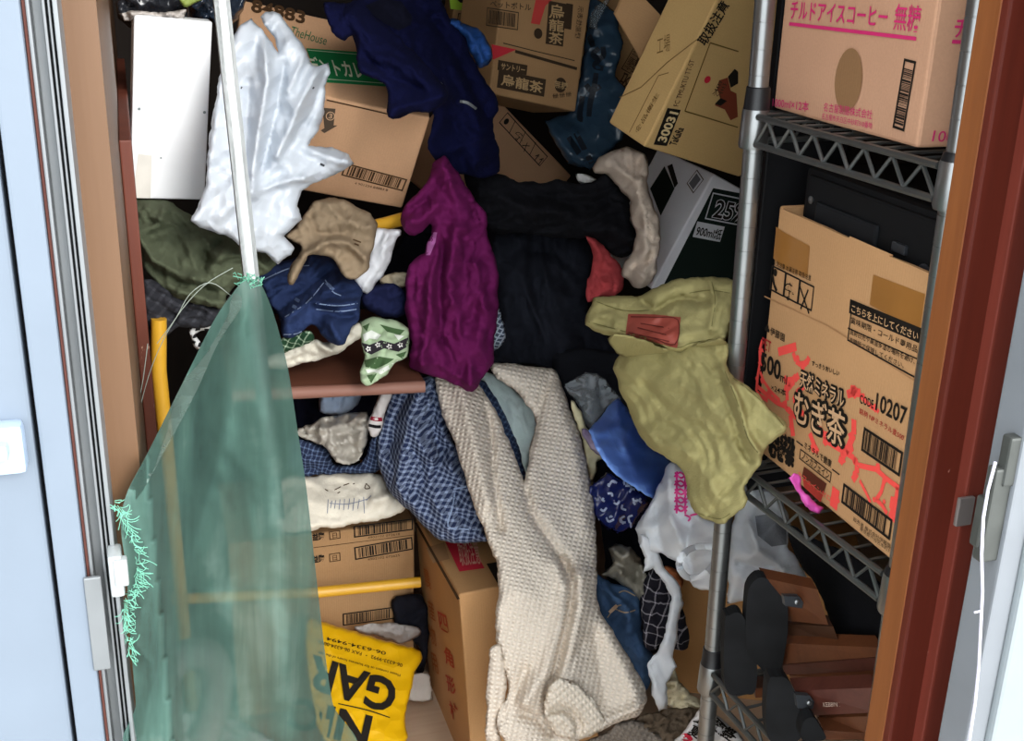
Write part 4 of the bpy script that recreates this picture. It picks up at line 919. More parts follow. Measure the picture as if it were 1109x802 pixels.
gp = cloth('patterned_cloth', a5((866, 480), (900, 463), (960, 466), (1028, 488), (1037, 560), (1030, 592), (985, 627), (940, 672), (885, 697), (868, 650), (880, 600), (868, 540)), [(400, 350, 1.545), (410, 410, 1.475)], fabric('cloth_pale_green', '#a9c09a', h2='#bcd0ae'), 'pale green patterned cloth with a floral band hanging over the board edge', 'cloth', .018, .018, wr=(.005, .04, .5, 2))
decal_fill('floral_band', gp, [a5((872, 548), (900, 556), (940, 540), (985, 552), (1034, 530), (1036, 560), (1000, 580), (950, 568), (905, 590), (876, 575))], paint('band_black', '#251f27', .9), .0014, 2.5)
fls = []
for cx, cy in ((895, 570), (928, 556), (968, 562), (1006, 556)):
    fls += [a5(*[(cx + (9 if k % 2 else 4) * math.cos(k * .628), cy + (9 if k % 2 else 4) * math.sin(k * .628)) for k in range(11)])]
decal('flower_print', gp, fls, .5, k_white, .0026)
decal_fill('green_print', gp, [a5((880, 610), (930, 596), (985, 605), (960, 622), (920, 640), (885, 632)), a5((890, 662), (925, 655), (905, 690)), a5((990, 590), (1028, 578), (1015, 605)), a5((935, 485), (985, 498), (1022, 505), (1005, 522), (960, 510)), a5((875, 492), (900, 480), (890, 510))], paint('print_green', '#3d5a33', .9), .0014, 2.5)
decal_fill('white_print', gp, [a5((876, 520), (905, 505), (940, 522), (925, 538), (900, 534), (882, 545)), a5((885, 640), (930, 642), (975, 622), (1000, 608), (985, 628), (940, 658), (915, 650), (892, 655)), a5((985, 520), (1020, 525), (1000, 540))], paint('print_white', '#dfe3da', .9), .0018, 2.5)

# under the board
cloth('pale_blue_cloth', b3((262, 165), (396, 158), (386, 222), (340, 246), (244, 242)), [(370, 437, 1.66)], fabric('cloth_pale_blue', '#9fb0c8'), 'pale blue cloth tucked directly under the brown board', 'cloth', .015, .015, wr=(.006, .04, 1.2, 2))
cloth('checked_cloth', b3((120, 350), (180, 358), (262, 372), (300, 440), (400, 445), (440, 360), (475, 335), (486, 400), (475, 474), (380, 486), (262, 488), (130, 480)), [(370, 500, 1.60)], check('check_navy', '#1e2740', '#5f7090', .006, .3, None, .2), 'navy checked cloth around the crumpled white plastic', 'cloth', .02, .015, .04, wr=(.005, .04, .2, 2))
cloth('crumpled_plastic', b3((130, 310), (178, 298), (240, 268), (330, 243), (430, 238), (442, 300), (432, 350), (402, 430), (360, 448), (310, 442), (280, 402), (250, 372), (185, 352)), [(370, 475, 1.575), (370, 450, 1.60)], plastic('milky_film', '#c3bdb2', .25, .3), 'crumpled milky plastic bag under the brown board', 'bag', .025, .02, wr=(.018, .022, .4, 2), sharp=True, step=2.2)
so_ = cloth('sock', b3((462, 200), (480, 165), (512, 148), (528, 170), (505, 230), (492, 290), (472, 332), (442, 334), (428, 300), (444, 250)), [(410, 440, 1.56)], fabric('sock_white', '#c9c4c2'), 'white sock with a red and a black stripe beside the checked shirt', 'sock', .018, .014, wr=(.004, .03, 1.2, 2), step=2.4)
decal('stripe', so_, [b3((425, 258), (450, 266), (480, 270), (510, 264))], 2.2, fabric('stripe_red', '#8d2436'), .0015); decal('stripe', so_, [b3((422, 288), (450, 296), (475, 299), (508, 294))], 1.7, fabric('stripe_black', '#17171b'), .0015)
cb_ = cloth('canvas_bag', b3((90, 500), (190, 492), (260, 486), (380, 484), (470, 482), (502, 510), (532, 560), (578, 600), (562, 640), (500, 662), (380, 682), (280, 698), (205, 708), (120, 718), (70, 700), (60, 600)), [(380, 515, 1.60), (380, 565, 1.535)], fabric('canvas_cream', '#d8d1c1', 300), 'cream canvas bag with a smudged stamp lying on the barcode box', 'bag', .03, .022, .06, wr=(.005, .09, .2, 2.5), folds=((b3((460, 590), (540, 560), (570, 600)), .008, 5),))
decal('stamp_mark', cb_, [b3((275, 585), (272, 640)), b3((290, 590), (284, 620)), b3((305, 588), (300, 622)), b3((322, 585), (318, 625)), b3((340, 583), (336, 628)), b3((360, 582), (354, 625)), b3((378, 580), (372, 630)), b3((398, 584), (392, 622)), b3((415, 575), (418, 640)), b3((280, 600), (350, 604), (430, 584)), b3((425, 590), (445, 570))], .42, paint('stamp_blue', '#757c90', .8))
decal('ink_marks', cb_, [b3((262, 545), (275, 552)), b3((300, 548), (325, 535)), b3((335, 530), (358, 522)), b3((312, 560), (322, 556)), b3((372, 525), (380, 522)), b3((425, 522), (440, 540), (420, 542), (425, 522))], .55, k_dk)
cloth('white_cloth', a10((280, 395), (380, 375), (450, 385), (515, 405), (500, 430), (440, 450), (360, 425), (300, 410)), [(420, 685, 1.60)], fabric('cloth_soiled_white', '#a9a4a0'), 'soiled white cloth bunched behind the yellow plastic bag', 'cloth', .012, .012, wr=(.006, .03, .2, 2), step=2.6)
cloth('dark_sack', a10((418, 290), (500, 275), (530, 300), (545, 420), (525, 560), (500, 560), (510, 470), (440, 400), (415, 350)), [(445, 690, 1.62)], fabric('cloth_sack', '#191a22'), 'dark sack filling the gap left of the tall floor box', 'sack', .02, .015, wr=(.006, .04, 1.2, 2), step=3)
cloth('paper_sheet', a10((455, 580), (540, 560), (560, 640), (555, 660), (460, 655)), [(452, 742, 1.58)], fabric('paper_white', '#c3bdb4', 200), 'white paper with a blue edge on the floor by the tall box', 'paper', .004, .006, wr=(.002, .05, .1, 2), step=3)

cloth('knit_scrap', a6((398, 480), (412, 500), (428, 550), (442, 612), (424, 640), (398, 648), (392, 560)), [(538, 355, 1.60)], check('knit_stripe', '#3a4252', '#9aa3b0', .006, .3, None, .4, soft=False), 'grey striped knit scrap between the purple shirt and the charcoal jacket', 'scrap', .01, .01, wr=(.003, .03, .4, 2), step=2.6)
# purple shirt
ps = cloth('purple_shirt', a6((235, 28), (270, 60), (305, 110), (345, 170), (374, 215), (377, 255), (387, 300), (407, 370), (415, 450), (414, 520), (407, 600), (400, 680), (382, 720), (347, 770), (318, 782), (270, 757), (215, 737), (165, 720), (132, 702), (128, 660), (136, 620), (122, 560), (117, 480), (120, 400), (138, 365), (163, 345), (180, 338), (184, 310), (200, 272), (193, 245), (165, 272), (135, 285), (110, 267), (102, 215), (120, 180), (160, 140), (195, 85), (208, 48)),
           [(470, 180, 1.60), (440, 240, 1.58), (520, 250, 1.58), (500, 400, 1.555), (450, 380, 1.55)], fabric('cloth_purple', '#66184f', 900, .85, .12, .2), 'purple shirt draped over the middle of the heap', 'shirt', .035, .03, .03, wr=(.008, .045, 1.62, 3.5),
           folds=((a6((240, 60), (280, 180), (300, 260)), .012, 8), (a6((220, 190), (180, 230), (120, 250)), .012, 6), (a6((215, 120), (180, 170), (115, 215)), -.008, 4), (a6((275, 270), (255, 420), (290, 580), (330, 740)), .016, 8), (a6((215, 330), (200, 430), (190, 560), (170, 700)), .014, 6), (a6((236, 320), (225, 450), (235, 620)), -.014, 5),
                  (a6((330, 380), (365, 500), (350, 650)), .01, 8), (a6((190, 480), (215, 560), (240, 600)), .01, 4), (a6((150, 680), (230, 690), (330, 760)), .008, 5), (a6((300, 560), (310, 680), (290, 750)), -.01, 5), (a6((340, 190), (365, 250), (300, 290)), -.008, 5)))
decal_fill('placket', ps, [a6((200, 270), (218, 272), (212, 305), (195, 345), (183, 345), (186, 308))], fabric('purple_lining', '#a8639c'), .0012, 2.5)

# checked shirt
bs = cloth('checked_shirt', b3((545, 110), (620, 93), (695, 105), (705, 150), (735, 260), (765, 340), (805, 440), (835, 540), (865, 620), (895, 700), (905, 747), (820, 754), (720, 744), (660, 703), (610, 643), (538, 573), (488, 492), (468, 400), (478, 320), (498, 240), (510, 180)),
           [(450, 415, 1.62), (420, 480, 1.58), (500, 470, 1.55), (460, 550, 1.50), (515, 580, 1.44)], check('gingham_blue', '#222c4a', '#8a97b2', .0072, .42, None, .35), 'blue and white checked shirt sliding down between the canvas bag and the sweater', 'shirt', .035, .03, .02, wr=(.008, .05, -1.2, 3),
           folds=((b3((640, 130), (600, 260), (560, 420), (560, 540)), .014, 10), (b3((690, 180), (690, 300), (720, 420)), -.012, 8), (b3((600, 150), (540, 260), (510, 400)), -.01, 7), (b3((700, 420), (760, 450), (800, 520)), .012, 8), (b3((620, 300), (680, 420), (690, 560), (740, 690)), .01, 9), (b3((740, 380), (700, 470), (690, 520)), -.010, 6)))
decal('seam', bs, [b3((775, 560), (765, 620), (748, 690), (800, 702), (890, 705)), b3((770, 545), (820, 535))], .9, fabric('seam_pale', '#8fa0bd'), .0014)

# pale mint cloth and a strip of navy check inside the sweater's neck
cloth('mint_cloth', b5((140, 100), (185, 82), (250, 130), (325, 190), (372, 265), (356, 350), (335, 430), (322, 500), (296, 440), (268, 350), (232, 250), (190, 190)), [(530, 410, 1.69), (570, 500, 1.59)], fabric('cloth_mint', '#cfe0dd'), 'pale mint cloth showing in the neck of the knitted sweater', 'cloth', .014, .015, .02, wr=(.004, .05, -1.1, 3))
cloth('check_strip', b5((130, 120), (165, 125), (215, 190), (255, 260), (290, 360), (320, 470), (322, 510), (300, 500), (270, 410), (230, 310), (180, 210)), [(530, 430, 1.65), (565, 510, 1.54)], check('check_strip', '#26345a', '#5f78a0', .006, .35, None, .5), 'narrow navy checked cloth edge along the mint cloth', 'cloth', .010, .008, wr=(.002, .03, 0, 1), step=2.6)

# knitted sweater
def knit(name, h, pitch=.0062, rot=.12):
    n = NT(name); c = lin(h); v = n.uv(1, 1, rot); sp = n.n('SeparateXYZ', i_0=v)
    def w(o, p): return n.math('SINE', n.math('MULTIPLY', o, 2 * math.pi / p))
    a, b = w(sp.outputs[0], pitch), w(sp.outputs[1], pitch * .8)
    hgt = n.math('MULTIPLY', n.math('ADD', a, 1), n.math('ADD', b, 1)); nz = n.noise(v, 700, 3)
    hh = n.math('ADD', n.math('MULTIPLY', hgt, .25), n.math('MULTIPLY', nz, .5))
    col = n.ramp(n.math('ADD', n.math('MULTIPLY', n.noise(v, 8, 3), .3), n.math('MULTIPLY', hgt, .18)), [(.1, sc(c, .8)), (.5, c)])  # base colour darkens in the stitch gaps, shade painted into the knit
    n.base(col, .95, 0, .1)
    n.bump(hh, .7, .003); MATS[name] = n.m; return n.m
m_knit = knit('knit_beige', '#e6d9c9')
sw = cloth('knitted_sweater', [(472, 408), (495, 402), (517, 412)] + b5((140, 130), (200, 222), (250, 330), (290, 430), (318, 512), (333, 440), (350, 350), (364, 268), (318, 195), (255, 135), (205, 96)) + [(535, 394), (571, 396), (598, 400), (606, 410), (614, 435), (628, 471), (639, 517), (645, 566), (646, 600), (646, 616), (646, 644), (651, 663), (663, 682), (677, 705), (691, 729), (698, 746), (699, 760), (691, 774), (666, 783), (649, 791), (630, 801), (610, 807), (556, 808), (544, 799), (537, 785), (541, 768), (551, 746), (541, 707), (536, 685), (539, 649), (538, 610), (533, 597), (524, 572), (513, 545), (502, 512), (491, 476), (479, 449)],
           [(480, 410, 1.60), (600, 400, 1.62), (500, 520, 1.43), (640, 540, 1.45), (560, 640, 1.305), (640, 640, 1.34), (560, 800, 1.265), (690, 760, 1.29)], m_knit, 'beige chunky knitted sweater hanging over the tall floor box', 'sweater', .038, .03, .02, wr=(.006, .16, -1.2, 3), amp=.9, uvd=0,
           folds=((b5((160, 170), (190, 300), (200, 500), (230, 700)), -.012, 4), (b5((70, 130), (120, 350), (180, 600)), .010, 9), (b5((320, 520), (350, 640), (430, 760), (500, 860)), -.012, 5), (b5((420, 120), (370, 260), (340, 400)), -.008, 5), (b5((440, 140), (520, 400), (560, 700)), .008, 14),
                  (b6((395, 95), (432, 180), (425, 270), (395, 400), (372, 500), (335, 600), (330, 690)), -.022, 4.2), (b6((375, 110), (405, 210), (385, 350), (330, 520), (250, 640)), .012, 9), (b6((455, 150), (460, 260), (430, 400), (400, 540)), .018, 11), (b6((250, 520), (200, 640), (150, 720)), -.010, 6), (b6((240, 690), (300, 720), (340, 770)), -.020, 6),
                  (b6((560, 330), (640, 480), (680, 640)), .012, 14), (b6((520, 380), (540, 520), (560, 650)), -.008, 8), (b6((470, 420), (430, 480), (400, 560)), -.008, 5), (b6((700, 640), (600, 700), (540, 740)), .012, 6)), uvrot=.1)
cuff = cloth('cuff', b6((326, 650), (345, 590), (385, 556), (440, 575), (500, 620), (545, 680), (555, 735), (520, 775), (460, 795), (410, 795), (365, 775), (335, 735), (322, 695)), [(610, 770, 1.25)], knit('knit_rib', '#e6dac9', .0062, .9), thick=.022, rim=.014, wr=(.002, .06, .6, 3), amp=.9, uvd=0, parent=sw,
             folds=((b6((345, 690), (385, 676), (430, 692), (462, 735), (455, 778)), -.018, 3.0), (b6((340, 720), (380, 705), (420, 730), (440, 780)), .004, 8)), step=2.6)
cloth('sleeve', b6((112, 445), (150, 430), (168, 480), (172, 570), (165, 640), (138, 720), (150, 790), (150, 815), (98, 815), (93, 700), (100, 560)), [(535, 740, 1.275)], m_knit, thick=.022, rim=.016, wr=(.003, .08, 1.5, 3), amp=.9, uvd=0, parent=sw)
cloth('knit_scarf', b6((470, 812), (560, 770), (600, 735), (690, 720), (735, 755), (790, 815)), [(670, 795, 1.33)], knit('knit_grey', '#8f857a', .006, .5), 'grey brown knitted cloth lying on the floor under the sweater', 'cloth', .02, .015, wr=(.004, .05, .4, 2))

# ------------------------------------------------------------------ bags and scraps between sweater and rack
cloth('clear_bag', b5((478, 135), (520, 110), (560, 85), (605, 92), (645, 118), (675, 150), (700, 185), (645, 225), (612, 265), (580, 318), (552, 275), (528, 212)), [(640, 430, 1.56)], plastic('clear_grey_film', '#c8d0d6', .3, .08, .38), 'clear crumpled plastic bag under the dark jacket', 'bag', .03, .02, wr=(.022, .022, .3, 1.8), sharp=True, step=2.4)
cloth('label_sheet', b5((500, 190), (530, 215), (562, 290), (605, 360), (634, 412), (605, 435), (608, 475), (582, 530), (565, 440), (545, 340), (515, 260)), [(635, 470, 1.53)], fabric('label_cream', '#d3c9a4', 200), 'cream printed sheet wedged between the sweater and the blue bag', 'sheet', .006, .008, wr=(.003, .03, 1, 2), step=2.6)
cloth('purple_wrapper', b5((545, 310), (575, 315), (610, 365), (632, 405), (600, 405), (565, 350)), [(641, 478, 1.515)], fabric('wrapper_violet', '#5a3d78', 300, .5, .5, 0, '#c9b6c8'), 'small violet wrapper on the cream printed sheet', 'wrapper', .006, .006, wr=(.003, .02, 1, 2), step=2.2)
cloth('blue_bag', b5((575, 315), (608, 265), (645, 225), (692, 182), (722, 218), (742, 258), (792, 338), (862, 400), (905, 437), (875, 500), (825, 580), (768, 545), (700, 502), (648, 452), (608, 385)), [(670, 440, 1.50), (710, 520, 1.40)], plastic('blue_film', '#86b0ff', .35, .12), 'bright blue plastic bag beside the khaki trousers', 'bag', .04, .035, wr=(.013, .05, .6, 2.5), sharp=True,
      folds=((b5((690, 200), (700, 330), (760, 480)), .008, 5), (b5((610, 330), (700, 300), (780, 380)), .008, 5)))
db = cloth('dark_blue_bag', b5((575, 530), (640, 475), (720, 508), (800, 565), (815, 600), (790, 640), (750, 695), (690, 725), (640, 700), (595, 650)), [(670, 545, 1.44)], plastic('navy_gloss', '#1a2358', .1, .1), 'glossy dark blue printed bag below the bright blue bag', 'bag', .03, .025, wr=(.01, .03, .9, 2), sharp=True, step=2.6)
rg = random.Random(3); wl = []
for k in range(26):
    x, y = rg.uniform(600, 790), rg.uniform(520, 700); a = rg.uniform(0, 6.28); L = rg.uniform(8, 24); wl.append(b5((x, y), (x + L * math.cos(a), y + L * math.sin(a)), (x + L * 1.4 * math.cos(a + .6), y + L * 1.4 * math.sin(a + .6))))
decal('white_print', db, wl, 1.2, plastic('pale_print', '#aab4cc', .1))
cloth('grey_plastic', b6((545, 150), (592, 108), (575, 50), (600, 25), (655, 42), (695, 88), (725, 170), (718, 232), (692, 255), (658, 205), (615, 182)), [(675, 615, 1.42)], plastic('taupe_film', '#8b8577', .2, .3), 'crumpled grey brown plastic wrap above the worn blue jeans', 'plastic wrap', .03, .02, wr=(.02, .025, .8, 2), sharp=True, step=2.4)
cloth('orange_scrap', b6((790, 120), (830, 130), (862, 160), (855, 205), (825, 190), (800, 160)), [(733, 625, 1.40)], fabric('cloth_rust', '#a35f3a'), 'small rust coloured scrap behind the torn white plastic', 'scrap', .01, .01, step=2.4)
cloth('plaid_shirt', b6((715, 180), (745, 120), (785, 145), (835, 220), (865, 300), (890, 380), (884, 435), (840, 446), (782, 412), (752, 448), (716, 432), (704, 350), (698, 255)), [(720, 650, 1.40), (730, 700, 1.37)], check('plaid_black', '#1c1a22', '#b9b2b8', .0135, .12, None, .12, soft=True), 'black and white windowpane plaid shirt beside the worn blue jeans', 'shirt', .022, .02, .03, wr=(.006, .04, 1.7, 2.5), uvrot=.1)
wj = cloth('worn_jeans', b6((512, 150), (560, 165), (600, 185), (662, 208), (694, 250), (704, 330), (725, 420), (755, 480), (740, 560), (718, 605), (655, 560), (600, 470), (560, 400), (530, 260)), [(660, 640, 1.43), (690, 720, 1.39)], fabric('denim_mid', '#2f4766', 600, .85, .3, .1, '#4a6486'), 'worn blue jeans pressed between the sweater and the plaid shirt', 'jeans', .03, .025, .03, wr=(.008, .05, -1.2, 2.5), folds=((b6((560, 200), (640, 300), (720, 460)), .01, 8), (b6((590, 320), (640, 280)), .008, 4)))
decal('pocket_seam', wj, [b6((570, 320), (600, 280), (625, 270)), b6((600, 285), (640, 300), (680, 290)), b6((615, 222), (640, 215), (680, 235))], .7, paint('stitch_tan', '#a08b6d', .8))
decal('torn_edge', wj, [b6((578, 300), (608, 272))], 2.0, fabric('torn_denim', '#c2a489'))
cloth('fluffy_cloth', b6((785, 575), (830, 505), (852, 570), (900, 618), (948, 660), (900, 686), (830, 676), (795, 645)), [(735, 745, 1.35)], fabric('cloth_fluff', '#cfc3a3', 300, 1, .2, .5), 'cream fluffy cloth on the floor below the torn white plastic', 'cloth', .02, .02, wr=(.012, .02, .5, 1.3), step=2.6)
cloth('brown_fluff', b6((660, 760), (700, 705), (770, 688), (850, 668), (935, 680), (905, 740), (865, 780), (855, 815), (690, 815)), [(720, 785, 1.34)], fabric('cloth_brown_fluff', '#6b5c4c', 300, 1, .4, .5), 'brown fluffy matter on the floor between the sweater and the printed cloth', 'fluff', .018, .02, wr=(.012, .018, .5, 1.3), step=2.6)
nc = cloth('printed_cloth', b6((845, 812), (860, 770), (900, 718), (932, 676), (972, 688), (1032, 730), (1095, 815)), [(765, 790, 1.22)], fabric('cloth_print_white', '#cfcac8'), 'white cloth printed with bold black characters at the foot of the rack', 'cloth', .02, .02, wr=(.005, .04, .5, 2), step=2.4)
text_px('lettering', nc, [('商龍祭', b6((915, 730))[0], b6((1050, 808))[0], b6((950, 688))[0], .03), ('夏の', b6((880, 775))[0], b6((960, 815))[0], b6((905, 738))[0], .02)], k_blk, .002)
decal('red_print', nc, [b6((852, 790), (880, 780), (900, 800)), b6((860, 802), (890, 806))], 2.4, ink('#c0283c'))
decal('border_line', nc, [b6((905, 725), (960, 740), (1060, 810)), b6((930, 682), (1000, 712), (1085, 806))], .9, k_blk)

m_bag = plastic('white_film_shaded', '#f3f6fa', .4, .3)  # paler copy of the bag film, colour raised for bags in shade
wb2 = cloth('shopping_bag', a7((395, 500), (420, 420), (450, 395), (500, 428), (562, 470), (585, 560), (580, 640), (615, 690), (645, 750), (640, 790), (600, 805), (540, 800), (500, 815), (440, 830), (400, 838), (362, 845), (355, 700), (370, 600)), [(800, 530, 1.22), (840, 630, 1.18), (790, 640, 1.20)], m_bag, 'white plastic shopping bag behind the rack post above the wooden slats', 'bag', .035, .03, wr=(.012, .05, 1.0, 2.5), sharp=True,
            folds=((a7((440, 560), (470, 650), (560, 720)), .012, 5), (a7((400, 700), (480, 720), (600, 700)), -.01, 5)))
decal_fill('grey_content', wb2, [a7((460, 530), (520, 520), (572, 560), (574, 632), (520, 640), (470, 600))], fabric('grey_cloth', '#84868c'), .0018)
wb = cloth('shopping_bag', a7((148, 342), (172, 333), (215, 378), (235, 470), (268, 525), (335, 558), (338, 650), (310, 705), (332, 745), (312, 802), (240, 792), (200, 742), (178, 692), (118, 662), (58, 672), (28, 577), (58, 520), (100, 450)), [(720, 520, 1.32), (760, 600, 1.20), (700, 600, 1.30)], m_bag, 'white plastic shopping bag with a pink lattice print under the khaki trousers', 'bag', .04, .03, wr=(.012, .05, 1.3, 2.5), sharp=True,
           folds=((a7((150, 400), (150, 520), (200, 640)), .010, 5), (a7((100, 480), (110, 600), (130, 660)), -.010, 5), (a7((230, 560), (210, 640), (240, 760)), -.012, 5)))
lat = []
for i in range(5):
    y = 378 + i * 30; lat += [a7((168, y + 10), (190, y - 6), (214, y + 14)), a7((170, y - 6), (192, y + 14), (216, y - 4)), a7((178, y - 10), (176, y + 22)), a7((206, y - 8), (208, y + 24))]
lat += [a7((205, 525), (225, 535), (218, 548)), a7((225, 528), (255, 520))]
decal('lattice_print', wb, lat, 1.1, plastic('pink_print', '#e0308c', .1), .0014)
g = Geo(); hp = [P(x, y, 1.165 - .02 * math.sin(i)) for i, (x, y) in enumerate(smooth_loop(b6((850, 110), (880, 60), (940, 40), (1000, 55), (985, 110), (940, 155), (880, 160)), 5))]
g.tube(hp, .0045, 8, True); g.build('handle', m_bag, wb, True)
cloth('torn_plastic', b6((705, -10), (740, 10), (765, 60), (795, 130), (855, 200), (864, 260), (845, 330), (840, 400), (825, 470), (840, 510), (805, 580), (806, 670), (770, 686), (742, 622), (736, 560), (724, 512), (764, 460), (795, 380), (815, 300), (820, 230), (785, 180), (748, 125), (712, 142), (716, 80), (700, 40)), [(705, 590, 1.30), (720, 760, 1.30)], m_bag, 'torn strip of white plastic hanging down in front of the plaid shirt', 'plastic strip', .014, .012, wr=(.007, .03, 1.4, 3), sharp=True, step=2.6)

# khaki trousers
m_kh = fabric('cloth_khaki', '#9a9162', 700, .85, .12, .15)
kp = cloth('khaki_trousers', [(667, 392), (690, 370), (730, 365), (785, 370), (787, 395), (794, 407), (815, 423), (836, 444), (852, 463), (828, 487), (825, 502), (807, 527), (809, 542), (792, 560), (779, 567), (758, 559), (746, 543), (743, 520), (736, 506), (719, 494), (701, 482), (686, 455), (680, 440), (672, 425), (668, 408)],
           [(680, 400, 1.22), (785, 375, 1.08), (798, 415, 1.02), (700, 480, 1.18), (845, 460, .962), (780, 560, 1.02)], m_kh, 'khaki trousers draped over the corner of the rack', 'trousers', .035, .025, .02, wr=(.007, .05, -1.0, 2.5),
           amp=1.5, folds=((a7((345, 0), (395, 130), (425, 240), (470, 300)), .014, 5), (a7((330, 40), (370, 150), (410, 270), (440, 330)), -.010, 4), (a7((400, 40), (480, 120), (560, 210)), .006, 5), (a7((60, 60), (160, 160), (300, 230), (390, 240)), -.006, 6), (a7((100, 220), (240, 310), (330, 460)), .010, 9), (a7((400, 400), (330, 450), (300, 540)), -.006, 5), (a7((200, 60), (300, 120)), .006, 6), (a7((20, 170), (130, 300), (210, 380)), .006, 4)))
wbd = cloth('waistband', a7b((108, 545), (130, 492), (148, 455), (240, 448), (310, 443), (380, 408), (440, 390), (520, 385), (612, 392), (628, 430), (622, 500), (607, 565), (592, 608), (540, 603), (480, 624), (425, 644), (350, 618), (280, 597), (220, 587), (150, 577)), [(640, 345, 1.26), (790, 320, 1.13), (720, 375, 1.15)], m_kh, parent=kp, thick=.03, rim=.02, wr=(.004, .05, .2, 2),
            folds=((a7b((290, 455), (350, 500), (400, 470), (450, 455), (520, 470)), -.010, 4), (a7b((130, 500), (240, 540), (400, 590), (560, 560)), .004, 6), (a7b((540, 400), (560, 470), (540, 560)), .006, 4), (a7b((150, 560), (280, 585), (430, 630), (590, 590)), .006, 3)))
wf = cloth('waist_fold', a7b((190, 595), (250, 588), (350, 618), (430, 643), (482, 622), (560, 603), (598, 606), (590, 640), (540, 645), (480, 664), (400, 678), (330, 674), (260, 667), (212, 642)), [(690, 385, 1.20), (760, 380, 1.13)], m_kh, parent=kp, thick=.02, rim=.014, wr=(.003, .04, .2, 2), step=2.6)
lp_ = decal_fill('leather_patch', wbd, [a7b((258, 512), (350, 514), (440, 524), (428, 632), (330, 606), (248, 584))], paint('patch_red', '#8d3f33', .6, 0, .15), .0025, 3)
decal('patch_stitching', wbd, [a7b((266, 522), (350, 524), (430, 533), (420, 618), (340, 596), (258, 576)), a7b((290, 560), (390, 585)), a7b((300, 545), (400, 562)), a7b((320, 590), (400, 608))], .6, ink('#5c2620'), .0034)
decal('stitching', kp, [a7((350, 5), (400, 130), (432, 245), (478, 310)), a7((380, 30), (450, 85), (520, 150), (565, 205)), a7((255, 520), (330, 540), (370, 520)), a7((420, 425), (485, 335))], .55, paint('stitch_khaki', '#6d6636', .8))
decal('stitching', wbd, [a7b((148, 470), (240, 500), (330, 500)), a7b((120, 540), (240, 572), (330, 598), (425, 630), (480, 612), (590, 596)), a7b((470, 440), (540, 430), (610, 440)), a7b((548, 400), (560, 470), (545, 570))], .55, paint('stitch_khaki', '#6d6636', .8))
decal_fill('belt_loop', wbd, [a7b((188, 500), (212, 505), (205, 560), (182, 556)), a7b((555, 505), (580, 505), (572, 570), (548, 572))], m_kh, .004, 3)

# white plastic bag hanging at upper left
hb = cloth('shopping_bag', [(240, 70), (247, 50), (260, 28), (274, 20), (281, 29), (291, 43), (302, 58), (298, 42), (286, 27), (281, 17), (288, 12), (296, 11), (304, 16), (313, 31), (327, 48), (339, 71), (346, 72), (357, 67), (359, 79), (354, 92), (352, 120), (346, 141), (333, 158), (360, 159), (376, 167), (382, 177), (361, 190), (339, 198), (326, 207), (322, 222), (326, 238), (308, 254), (318, 268), (316, 276), (301, 286), (288, 274), (265, 271), (252, 258), (232, 252), (215, 247), (206, 239), (214, 226), (222, 200), (226, 160), (232, 115), (236, 90)],
           [(280, 30, 1.52), (230, 230, 1.42), (300, 270, 1.46), (350, 170, 1.50), (330, 80, 1.50)], plastic('white_film_lit', '#dbe2ea', .3, .3), 'white plastic shopping bag hanging in front of the box numbered 84883', 'bag', .035, .03, .02, wr=(.011, .055, 1.5, 3), sharp=True,  # duller copy of the bag film, colour lowered for the sunlit bag
           folds=((a2((150, 100), (165, 300), (130, 500), (110, 680)), .016, 6), (a2((225, 240), (200, 400), (150, 600)), -.014, 6), (a2((350, 240), (280, 380), (200, 560)), .014, 6), (a2((300, 200), (240, 330)), .010, 5), (a2((380, 260), (330, 400), (230, 560)), -.010, 4), (a2((320, 540), (400, 570), (470, 590)), .010, 6), (a2((100, 710), (200, 660), (290, 640)), .012, 5), (a2((100, 300), (90, 500), (80, 700)), -.010, 7)))
decal('print_marks', hb, [a2((357, 592), (372, 600)), a2((330, 316), (334, 320)), a2((70, 316), (74, 318))], 1.3, ink('#3a3d44'))

# yellow printed sack
yb = cloth('yellow_sack', a10((100, 380), (165, 375), (250, 400), (350, 430), (440, 455), (500, 472), (518, 498), (494, 560), (474, 640), (458, 720), (440, 825), (200, 825), (120, 650)), [(360, 680, 1.56), (450, 705, 1.53), (400, 800, 1.40)], plastic('yellow_film', '#e0ae08', .1, .35), 'yellow plastic sack printed in black lying upside down on the floor', 'sack', .025, .018, .03, wr=(.002, .09, .2, 2), amp=1, corner=False)
text_px('lettering', yb, [('GAR', a10((440, 588))[0], a10((130, 490))[0], a10((408, 708))[0], .03), ('NIC', a10((345, 712))[0], a10((60, 640))[0], a10((320, 826))[0], .03),
                          ('06-6334-9494', a10((392, 482))[0], a10((180, 428))[0], a10((389, 494))[0], .004), ('06-6333-9992 ・ FAX 06-6334-0066', a10((452, 525))[0], a10((150, 440))[0], a10((449, 537))[0], .004),
                          ('Please contact us for business hours of the day', a10((444, 560))[0], a10((150, 478))[0], a10((442, 571))[0], .008)], k_blk, .003)
decal('rule_line', yb, [a10((405, 718), (320, 690), (220, 668))], .7, k_blk)

# ------------------------------------------------------------------ aluminium stile and green net in front
g = Geo(); a, b = P(237, -25, 1.22), P(300, 560, 1.12); ax = (b - a).normalized(); side = Vector((1, 0, 0)); side = (side - ax * side.dot(ax)).normalized(); dep = ax.cross(side)
for x0, x1, y0, y1 in ((-.0075, .0075, -.004, .006), (-.0075, -.003, -.0075, .006), (.0035, .0075, -.0065, .006)):
    q = [a + side * x0 + dep * y0, a + side * x1 + dep * y0, a + side * x1 + dep * y1, a + side * x0 + dep * y1]; g.prism(q, b - a)
stile = tag(g.build('screen_stile', m_alu_l), 'long aluminium bar leaning in front of the hanging white bag', 'bar')

